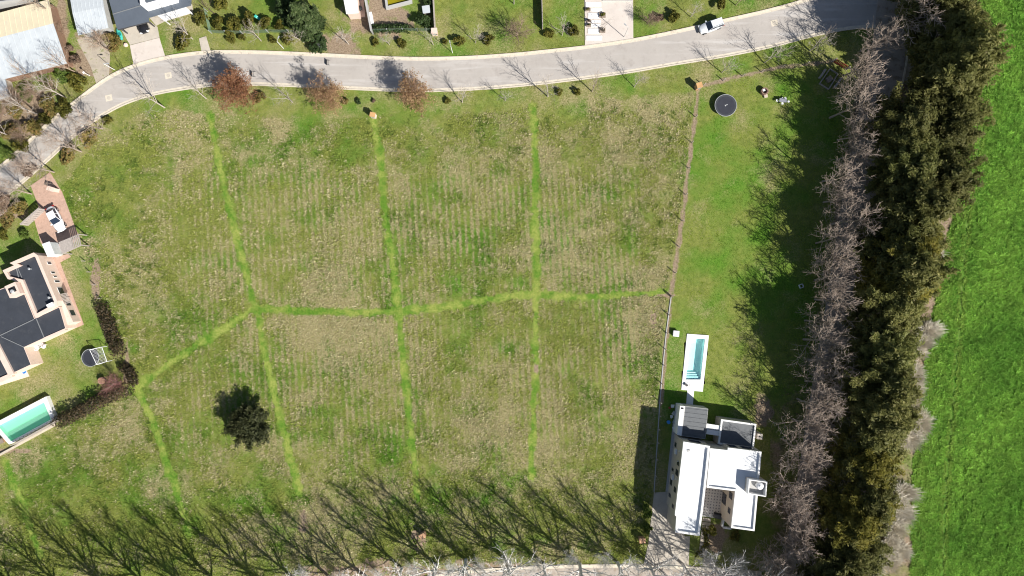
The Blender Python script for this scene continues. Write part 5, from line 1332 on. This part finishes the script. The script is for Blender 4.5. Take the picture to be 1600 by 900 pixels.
plant_tree('brown_tree', 'big rounded brown twiggy tree above the middle of the street', den[0], W(808, 58), .95, 2.0, (BARKG, mat('brown_twigs', (0.23, 0.16, 0.12), .9, .2, 1.0)), None)
plant_tree('brown_tree', 'brown twiggy tree just right of the entrance drive', den[2], W(1012, 36), .6, 1.0, (BARKG, mat('brown_twigs', (0.23, 0.16, 0.12), .9, .2, 1.0)), None)

# dark round tree in the field, the fir at the top
cr, br = plume_crown(78, 4.6, 4.2, 130, 15000)
tm = MB(); tm.tube([(0, 0, -.2), (.1, 0, 1.2), (0, .1, 4.2)], [.28, .2, .06], 7)
for a, b in br: tm.tube([a, b], [.05, .015], 3, False)
plant_tree('field_tree', 'solitary round dark green tree in the lower left of the field', (tm.mesh('field_tree_trunk', smooth=True), cr), W(393, 656), .8, 0, (BARKD, LM['shadow']), sz=.85)
b_ = []
for k in range(26):
    t = k / 25; a = k * 2.4; rad = 3.2 * (1 - t) ** .8
    b_.append((rad * .8 * math.cos(a), rad * .8 * math.sin(a), 1.2 + 9 * t, .55 + 1.0 * (1 - t), .5 + .3 * (1 - t)))
cr = blob_crown('fir_crown', 88, b_, 9000, .3, shell=.35, up=.2, aspect=2.6, jit=.6)
tm = MB(); tm.tube([(0, 0, -.2), (0, 0, 5), (0, 0, 10.5)], [.3, .18, .03], 7)
for x, y, z, s, q in b_: tm.tube([(0, 0, z - .2), (x, y, z)], [.06, .02], 4, False)
plant_tree('fir_tree', 'large grey-green fir behind the fence at the top', (tm.mesh('fir_trunk', smooth=True), cr), W(482, 40), .84, 0, (BARKD, LM['fir']))
plant_tree('fir_tree', 'second fir crown cut by the top edge left of the large fir', (tm.mesh('fir_trunk', smooth=True), cr), W(455, 22), .6, 2, (BARKD, LM['dark']))

# bushes: label, px, py, radius px, leaf kind, height
BUSH = [('olive round bush on the lawn of the slate-roofed house', 285, 68, 15, 'olive', 2.0),
    ('leftmost clipped bush beside the green mesh fence', 315, 32, 13, 'olive', 1.9), ('clipped bush just inside the mesh fence corner', 341, 38, 11, 'olive', 1.7), ('third clipped bush along the mesh fence', 365, 39, 13, 'olive', 1.9),
    ('fourth clipped bush along the mesh fence', 388, 35, 12, 'olive', 2.0), ('clipped bush left of the large fir', 415, 38, 12, 'olive', 1.7), ('small clipped bush at the foot of the large fir', 437, 40, 9, 'olive', 1.5),
    ('bush at the top edge above the clipped row', 345, 7, 13, 'olive', 1.8), ('round bush outside the mesh fence, left one of a pair', 361, 60, 10, 'olive', 1.3), ('smaller right bush of the pair outside the mesh fence', 380, 59.5, 7, 'olive', 1.1),
    ('bush behind the white lamp post below the clipped row', 427, 63, 7, 'olive', 1.1), ('round bush right of the white lamp post below the fir', 450, 63, 10, 'olive', 1.4), ('large dark round bush around a black bin', 496, 67, 20, 'dark', 2.0),
    ('olive bush at the lower end of the grey garden wall', 588, 66, 7.5, 'olive', 1.0), ('round olive bush below the dark hedge', 629, 68, 9, 'olive', 1.2), ('tiny bush left of the second lamp post', 696, 66, 5, 'olive', .9), ('round bush right of the second lamp post', 719, 65, 9, 'olive', 1.2),
    ('olive bush left of the big brown tree', 765, 61, 10, 'olive', 1.3), ('bush right of the big brown tree', 859, 53, 9, 'olive', 1.2), ('olive bush at the left edge of the entrance drive', 897, 49, 10, 'olive', 1.4), ('dark shrub beside the timber wall', 664, 34, 12, 'dark', 1.7), ('dark bush at the top edge beside the timber wall', 669, 3, 9, 'dark', 1.5),
    ('brownish bush right of the entrance drive', 1030, 28, 8, 'brown', 1.3), ('dark olive bush between entrance drive and silver car', 1054, 26, 10, 'olive', 1.5), ('olive bush above the silver car', 1128, 6, 9, 'olive', 1.4),
    ('left small dark shrub by the lone meter pillar', 560, 158, 5, 'dark', .7), ('right small twiggy shrub by the lone meter pillar', 584, 157, 3.5, 'brown', .6), ('small rusty shrub at the side of the middle orange tree', 540, 158, 6, 'autumn', .9), ('rusty shrub at the side of the largest orange tree', 408, 151, 9, 'autumn', 1.2),
    ('small dark shrub right of the rightmost orange tree', 699, 157, 6, 'olive', .8), ('left shrub of two under the spreading bare trees', 874, 143, 6.5, 'olive', 1.0), ('right shrub of two under the spreading bare trees', 902, 143, 6.5, 'olive', 1.0),
    ('yellow-green bush beside the white post of the dirt lane', 122, 127, 16, 'olive', 2.0), ('green bush under the shed wall', 97, 118, 14, 'green', 1.7), ('autumn bush in the middle of the left garden', 76, 165, 17, 'autumn', 2.0), ('olive bush by the bend of the left street', 100, 168, 15, 'olive', 1.8),
    ('bush below the pale blue lean-to', 42, 142, 15, 'green', 1.6), ('rusty bush by the lean-to wall', 22, 172, 15, 'autumn', 1.8), ('autumn bush above the left street', 50, 200, 16, 'autumn', 1.9), ('olive bush above the left street', 70, 185, 12, 'olive', 1.5), ('rusty bush at the left edge', 12, 205, 17, 'autumn', 2.0), ('green bush near the left edge above the street', 32, 228, 14, 'olive', 1.6), ('green bush touching the left edge above the street', 6, 240, 15, 'green', 1.6),
    ('reddish bush right of the narrow grey shed', 178, 62, 12, 'autumn', 1.8), ('yellow bush near the dirt lane', 176, 76, 9, 'autumn', 1.1), ('brown bush left of the dirt lane', 118, 95, 9, 'brown', 1.5), ('brown bush under the shed corner', 106, 78, 8, 'brown', 1.4),
    ('autumn bush under the upper bare tree of the left street', 138, 216, 16, 'autumn', 1.8), ('autumn bush under the second bare tree of the left street', 106, 244, 16, 'autumn', 1.8), ('small green bush between the two autumn bushes', 168, 190, 9, 'olive', 1.0), ('rusty heap of shrubs standing at the driveway mouth', 45, 268, 12, 'brown', 1.2),
    ('autumn bush left of the slatted gate', 28, 326, 14, 'autumn', 1.6), ('olive bush behind the slatted gate', 12, 345, 15, 'autumn', 1.6), ('brown bush at the left edge below the street', 8, 315, 13, 'brown', 1.5), ('small olive bush at the left edge by the gate', 6, 368, 9, 'olive', 1.0),
    ('round green shrub on the small lawn by the slatted gate', 38, 367, 8, 'green', 1.4), ('dark shrub by the courtyard planter wall', 1112, 830, 9, 'olive', 1.2), ('shrub at the front corner of the white house', 1150, 838, 10, 'olive', 1.0), ('leafy shrub beside the lower driveway', 1011, 800, 11, 'green', 2.2), ('dark leafy shrub at the driveway corner', 1012, 826, 8, 'green', 1.8)]
for lb, a, b, r, m, h in BUSH: bush(lb, a, b, r, m, h)

# hedges: single things, one crown each, of many leaf clumps
def hedge(label, pts, w_, h, m, seed, dens=260):
    P = WP(pts, h * .4); rs = np.random.RandomState(seed); o0 = P[0]
    C = []; N = []
    for i in range(len(P) - 1):
        l = math.hypot(P[i + 1][0] - P[i][0], P[i + 1][1] - P[i][1]); n = int(l * dens)
        t = rs.rand(n); d = rs.randn(n, 3); d /= np.linalg.norm(d, axis=1, keepdims=True); d[:, 2] = abs(d[:, 2])
        lump = .75 + .5 * vnoise(t * l + 10 * i + 50, t * 0 + 3.5, .8, seed)
        r = (.5 + .5 * rs.rand(n) ** .5) * lump
        C.append(np.stack([P[i][0] + (P[i + 1][0] - P[i][0]) * t + d[:, 0] * r * w_ / 2 - o0[0], P[i][1] + (P[i + 1][1] - P[i][1]) * t + d[:, 1] * r * w_ / 2 - o0[1], d[:, 2] * r * h * .95 + .05], 1)); N.append(d + rs.randn(n, 3) * .6)
    me = leaves('hedge', np.concatenate(C), np.concatenate(N), .2, rs)
    o = link('hedge', me, None, None, (o0[0], o0[1], -.05)); set_mat(o, LM[m])
    return tag(o, label, 'hedge', 'garden hedges')
hedge('dark reddish hedge between the pink house lawn and the field', [(156, 478), (166, 502), (176, 530), (184, 552)], 2.7, 2.3, 'maroon', 41)
hedge('short dark hedge right of the bare reddish tree', [(190, 573), (203, 582), (208, 597)], 2.2, 1.7, 'maroon', 42)
hedge('long dark hedge from the raised pool to the hedge corner', [(90, 659), (120, 645), (155, 626), (198, 606)], 2.9, 2.9, 'maroon', 43)
hedge('dark clipped hedge above the mesh fence at the top', [(583, 44), (610, 43), (638, 44)], 1.6, 1.5, 'dark', 44)
hedge('ragged green growth along the foot of the white house wall', [(1100, 824), (1105, 850), (1090, 868)], 1.0, .4, 'olive', 45, 90)

# pale dry reed clumps between the belt and the crop
rd = []
for i in range(3):
    rng = random.Random(950 + i); mb = MB()
    for k in range(750):
        a = rng.random() * 6.28; q = rng.random() ** .6; l = rng.uniform(1.2, 2.6)
        bx, by = 1.3 * q * math.cos(a), 1.3 * q * math.sin(a); sp_ = rng.uniform(.1, .7)
        mb.tube([(bx, by, -.05), (bx + sp_ * math.cos(a) * l * .35, by + sp_ * math.sin(a) * l * .35, l * .5), (bx + sp_ * math.cos(a) * l * .8, by + sp_ * math.sin(a) * l * .8, l * .85)], [.03, .026, .012], 3, False)
    rd.append(mb.mesh('reed_clump', REED))
for i, (a, b, s) in enumerate(((1478, 392, .9), (1470, 408, .9), (1482, 384, .7), (1470, 518, 1.0), (1462, 540, 1.0), (1466, 530, .8), (1450, 588, 1.0), (1438, 605, 1.0), (1446, 630, 1.1), (1432, 650, 1.1), (1450, 668, 1.1), (1420, 690, 1.1), (1434, 682, 1.0), (1408, 712, .9), (1426, 775, 1.2), (1410, 795, 1.2), (1432, 800, 1.0), (1412, 830, 1.1), (1398, 850, 1.1), (1408, 880, 1.1), (1390, 880, 1.0), (1424, 862, .8), (1416, 650, 1.0), (1422, 620, .9), (1400, 735, .9), (1392, 770, .9), (1385, 815, 1.0), (1375, 850, 1.0), (1368, 890, 1.1), (1442, 575, .9), (1452, 556, .7))):
    x, y = W(a - 12 + R.uniform(-8, 8), b + R.uniform(-6, 6), 1.0); o = link('reed_clump', rd[i % 3], None, None, (x, y, 0)); o.scale = (s * R.uniform(.6, 1.3), s * R.uniform(.6, 1.3), s * .6); o.rotation_euler[2] = i * 1.1
    tag(o, '%s pale dry reed clump from the top along the edge of the green crop' % ordn(i + 1), 'reeds', 'dry reed clumps beside the crop')

# ------------------------------------------------------------------ grass as real blades
def grass(name, label, n_m2, box, keep, colf, hf, seed, nb=4, width=.07):
    """tufts of nb bent blades; colf gives each tuft's own colour"""
    rs = np.random.RandomState(seed)
    x0, x1, y0, y1 = box
    n = int((x1 - x0) * (y1 - y0) * S * S * n_m2)
    px = rs.uniform(x0, x1, n); py = rs.uniform(y0, y1, n)
    z = zones(px, py)
    m = keep(px, py, z, rs)
    px, py = px[m], py[m]; z = {k: v[m] for k, v in z.items()}
    n = len(px)
    X = (px - 800) * S; Y = (450 - py) * S
    h = hf(px, py, z, rs)
    col = colf(px, py, z, rs)
    V = np.zeros((n, nb, 3, 3)); 
    a = rs.rand(n, 1) * 6.283 + np.arange(nb)[None] * (6.283 / nb) + rs.randn(n, nb) * .5
    sp = h[:, None] * rs.uniform(.6, 1.7, (n, nb)); up = h[:, None] * rs.uniform(.45, 1.05, (n, nb))
    wd = width * rs.uniform(.7, 1.4, (n, nb)) * (h[:, None] / .2)
    ca, sa = np.cos(a), np.sin(a)
    bx = X[:, None] + ca * .03; by = Y[:, None] + sa * .03
    V[:, :, 0, 0] = bx - sa * wd; V[:, :, 0, 1] = by + ca * wd
    V[:, :, 1, 0] = bx + sa * wd; V[:, :, 1, 1] = by - ca * wd
    V[:, :, 2, 0] = bx + ca * sp; V[:, :, 2, 1] = by + sa * sp
    V[:, :, :2, 2] = -.08; V[:, :, 2, 2] = up - .05
    F = np.arange(n * nb * 3).reshape(-1, 3)
    me = soup(name, V.reshape(-1, 3), F, tri=True)
    c = np.ones((n, nb, 3, 4)); c[..., :3] = (col[:, None, :] * rs.uniform(.75, 1.25, (n, nb, 1)))[:, :, None, :]
    at = me.color_attributes.new('col', 'FLOAT_COLOR', 'POINT'); at.data.foreach_set('color', np.clip(c, 0, 1).astype(np.float32).ravel())
    me.materials.append(GRASSM)
    return tag(link(name, me), label, 'grass', kind='stuff')
GRASSM = bpy.data.materials.new('grass_blades'); n, l = nodes_of(GRASSM)
b = n['Principled BSDF']; b.inputs['Roughness'].default_value = .75; b.inputs['Specular IOR Level'].default_value = .12
at = n.new('ShaderNodeAttribute'); at.attribute_name = 'col'; l.new(at.outputs['Color'], b.inputs['Base Color'])
tr = n.new('ShaderNodeBsdfTranslucent'); l.new(at.outputs['Color'], tr.inputs['Color'])
mx = n.new('ShaderNodeMixShader'); mx.inputs['Fac'].default_value = .3
l.new(b.outputs[0], mx.inputs[1]); l.new(tr.outputs[0], mx.inputs[2]); l.new(mx.outputs[0], n['Material Output'].inputs['Surface'])

def mixv(a, b, t): return np.array(a)[None] * (1 - t[:, None]) + np.array(b)[None] * t[:, None]
def dry_col(px, py, z, rs):
    row = .5 + .5 * np.sin(2 * math.pi * ((px - 800) - (py - 450) * .055) / 9.6 + 1.3)
    rowm = z['rows']
    d = np.clip(z['dry'] + (rs.rand(len(px)) - .5) * .55 + (row - .5) * .6 * rowm, 0, 1)
    g = mixv((.29, .325, .075), (.115, .22, .025), np.clip(z['lush'] + (rs.rand(len(px)) - .5) * .4, 0, 1))
    t = mixv((.38, .335, .17), (.64, .57, .37), rs.rand(len(px)))
    cl = (sstep(.60, .70, fbm(px, py, 8, 101, 2) + .22 * (fbm(px, py, 90, 104, 2) - .5) - .02 + .05 * np.exp(-((px - 260) / 160) ** 2 - ((py - 300) / 110) ** 2)) * (rs.rand(len(px)) < .75) * (1 - .9 * sstep(.05, .3, z['rows'])) * .7)[:, None]
    g = g * (1 - cl) + np.array((.07, .135, .02))[None] * cl; d = d * (1 - cl[:, 0])
    f = (rs.rand(len(px)) < sstep(.05, .95, d * .95 + .05))[:, None] * (.55 + .45 * rs.rand(len(px), 1))
    return g * (1 - f) + t * f
def occupied(px, py):
    """street, drives, houses: no grass there"""
    m = np.zeros(px.shape, bool)
    for P in (UP + LO[::-1], [(a - 32, b) for a, b in AVC] + [(a + 32, b) for a, b in AVC[::-1]],
              [(203, 71), (249, 59), (258, 88), (209, 102)], [(913, -30), (990, -30), (990, 60), (914, 72)], [(311, 60), (322, 56), (329, 80), (315, 81)],
              [(48, 290), (78, 269), (97, 300), (124, 372), (92, 398), (64, 380), (52, 338), (62, 327)], [(60, 396), (87, 398), (111, 401), (94, 410), (131, 507), (110, 515), (20, 470)],
              [(-60, 400), (60, 400), (120, 510), (46, 590), (-60, 625)], [(-20, 664), (74, 618), (92, 660), (-10, 720)], [(1064, 521), (1108, 523), (1098, 613), (1084, 640), (1070, 640), (1064, 609)],
              [(1022, 770), (1048, 640), (1185, 660), (1182, 832), (1092, 838), (1078, 838), (1076, 884), (1005, 884)], [(380, 965), (640, 905), (800, 886), (1000, 882), (1190, 893), (1190, 990), (380, 1010)],
              [(190, 47), (234, 33), (246, 42), (249, 58), (203, 70)], [(-60, 0), (110, 0), (110, 100), (-60, 135)], [(532, -20), (566, -20), (571, 27), (541, 27)], [(598, -20), (643, -20), (643, 4), (603, 14)],
              [(160, -20), (302, -20), (300, 20), (256, 34), (183, 46)]):
        m |= inpoly(px, py, P)
    return m
VIEW = (-30, 1630, -25, 925)
grass('meadow_grass', 'dry and green tufts covering the big field', 25, (-30, 1100, 140, 930),
      lambda px, py, z, rs: (z['plot'] > .5) & (rs.rand(len(px)) > z['strip'] * .7) & (rs.rand(len(px)) > z['soil']) & ~occupied(px, py) & (rs.rand(len(px)) < 1 - .55 * z['rows'] * (.5 - .5 * np.sin(2 * math.pi * ((px - 800) - (py - 450) * .055) / 9.6 + 1.3))),
      dry_col, lambda px, py, z, rs: np.clip(.05 + .22 * fbm(px, py, 26, 71, 3) ** 1.3 + .14 * rs.rand(len(px)) ** 4 - .15 * z['strip'] - .13 * (1 - sstep(140, 190, py - 22 * (px < 700))), .06, .4), 1001)
def lawn_col(px, py, z, rs):
    rl = z['rl'][:, None]
    g = mixv((.29, .32, .065), (.11, .215, .025), np.clip(z['lush'] + (rs.rand(len(px)) - .5) * .5, 0, 1))
    g = g * (1 - rl) + rl * mixv((.30, .39, .05), (.11, .26, .02), np.clip(z['lush'] + (rs.rand(len(px)) - .5) * .4, 0, 1))
    t = mixv((.34, .33, .12), (.50, .45, .24), rs.rand(len(px)))
    f = sstep(.35, .8, z['dry'] + (rs.rand(len(px)) - .5) * .5)[:, None]
    return g * (1 - f) + t * f
grass('lawn_grass', 'shorter green grass of the gardens, verges and right lawn', 13, (-30, 1330, -25, 720),
      lambda px, py, z, rs: (z['plot'] < .5) & (z['crop'] < .5) & (z['woods'] < .5) & (rs.rand(len(px)) > z['soil'] * 1.1) & ~occupied(px, py),
      lawn_col, lambda px, py, z, rs: .07 + .05 * rs.rand(len(px)), 1002, width=.06)
def crop_col(px, py, z, rs):
    f = np.clip(fbm(px, py, 60, 81, 4) * 1.6 - .3 + (rs.rand(len(px)) - .5) * .5, 0, 1)
    c = mixv((.13, .30, .04), (.27, .48, .075), f) * (.55 + .85 * fbm(px, py, 5, 83, 2))[:, None]
    y_ = np.exp(-((pdist(px, py, CROP_EDGE)) / 26) ** 2) * rs.rand(len(px))
    y_ = np.maximum(y_, .9 * np.exp(-((pdist(px, py, FUR) - 4) / 2.2) ** 2))
    return c * (1 - .5 * y_[:, None]) + np.array((.30, .38, .08))[None] * .5 * y_[:, None]
grass('green_crop', 'lush bright green crop covering the right side', 24, (1360, 1640, -25, 925),
      lambda px, py, z, rs: (z['crop'] > .5) & (pdist(px, py, FUR) > 1.8 + 1.8 * rs.rand(len(px))),
      crop_col, lambda px, py, z, rs: .10 + .42 * fbm(px, py, 6, 91, 2) ** 1.8 + .05 * rs.rand(len(px)), 1003, nb=5, width=.085)
def wood_col(px, py, z, rs):
    return mixv((.10, .13, .03), (.32, .25, .15), rs.rand(len(px)))
grass('woodland_floor', 'sparse grass and dead leaves under the avenue trees', 5, (1180, 1560, -25, 925),
      lambda px, py, z, rs: (z['woods'] > .5) & ~occupied(px, py), wood_col, lambda px, py, z, rs: .08 + .10 * rs.rand(len(px)), 1004)
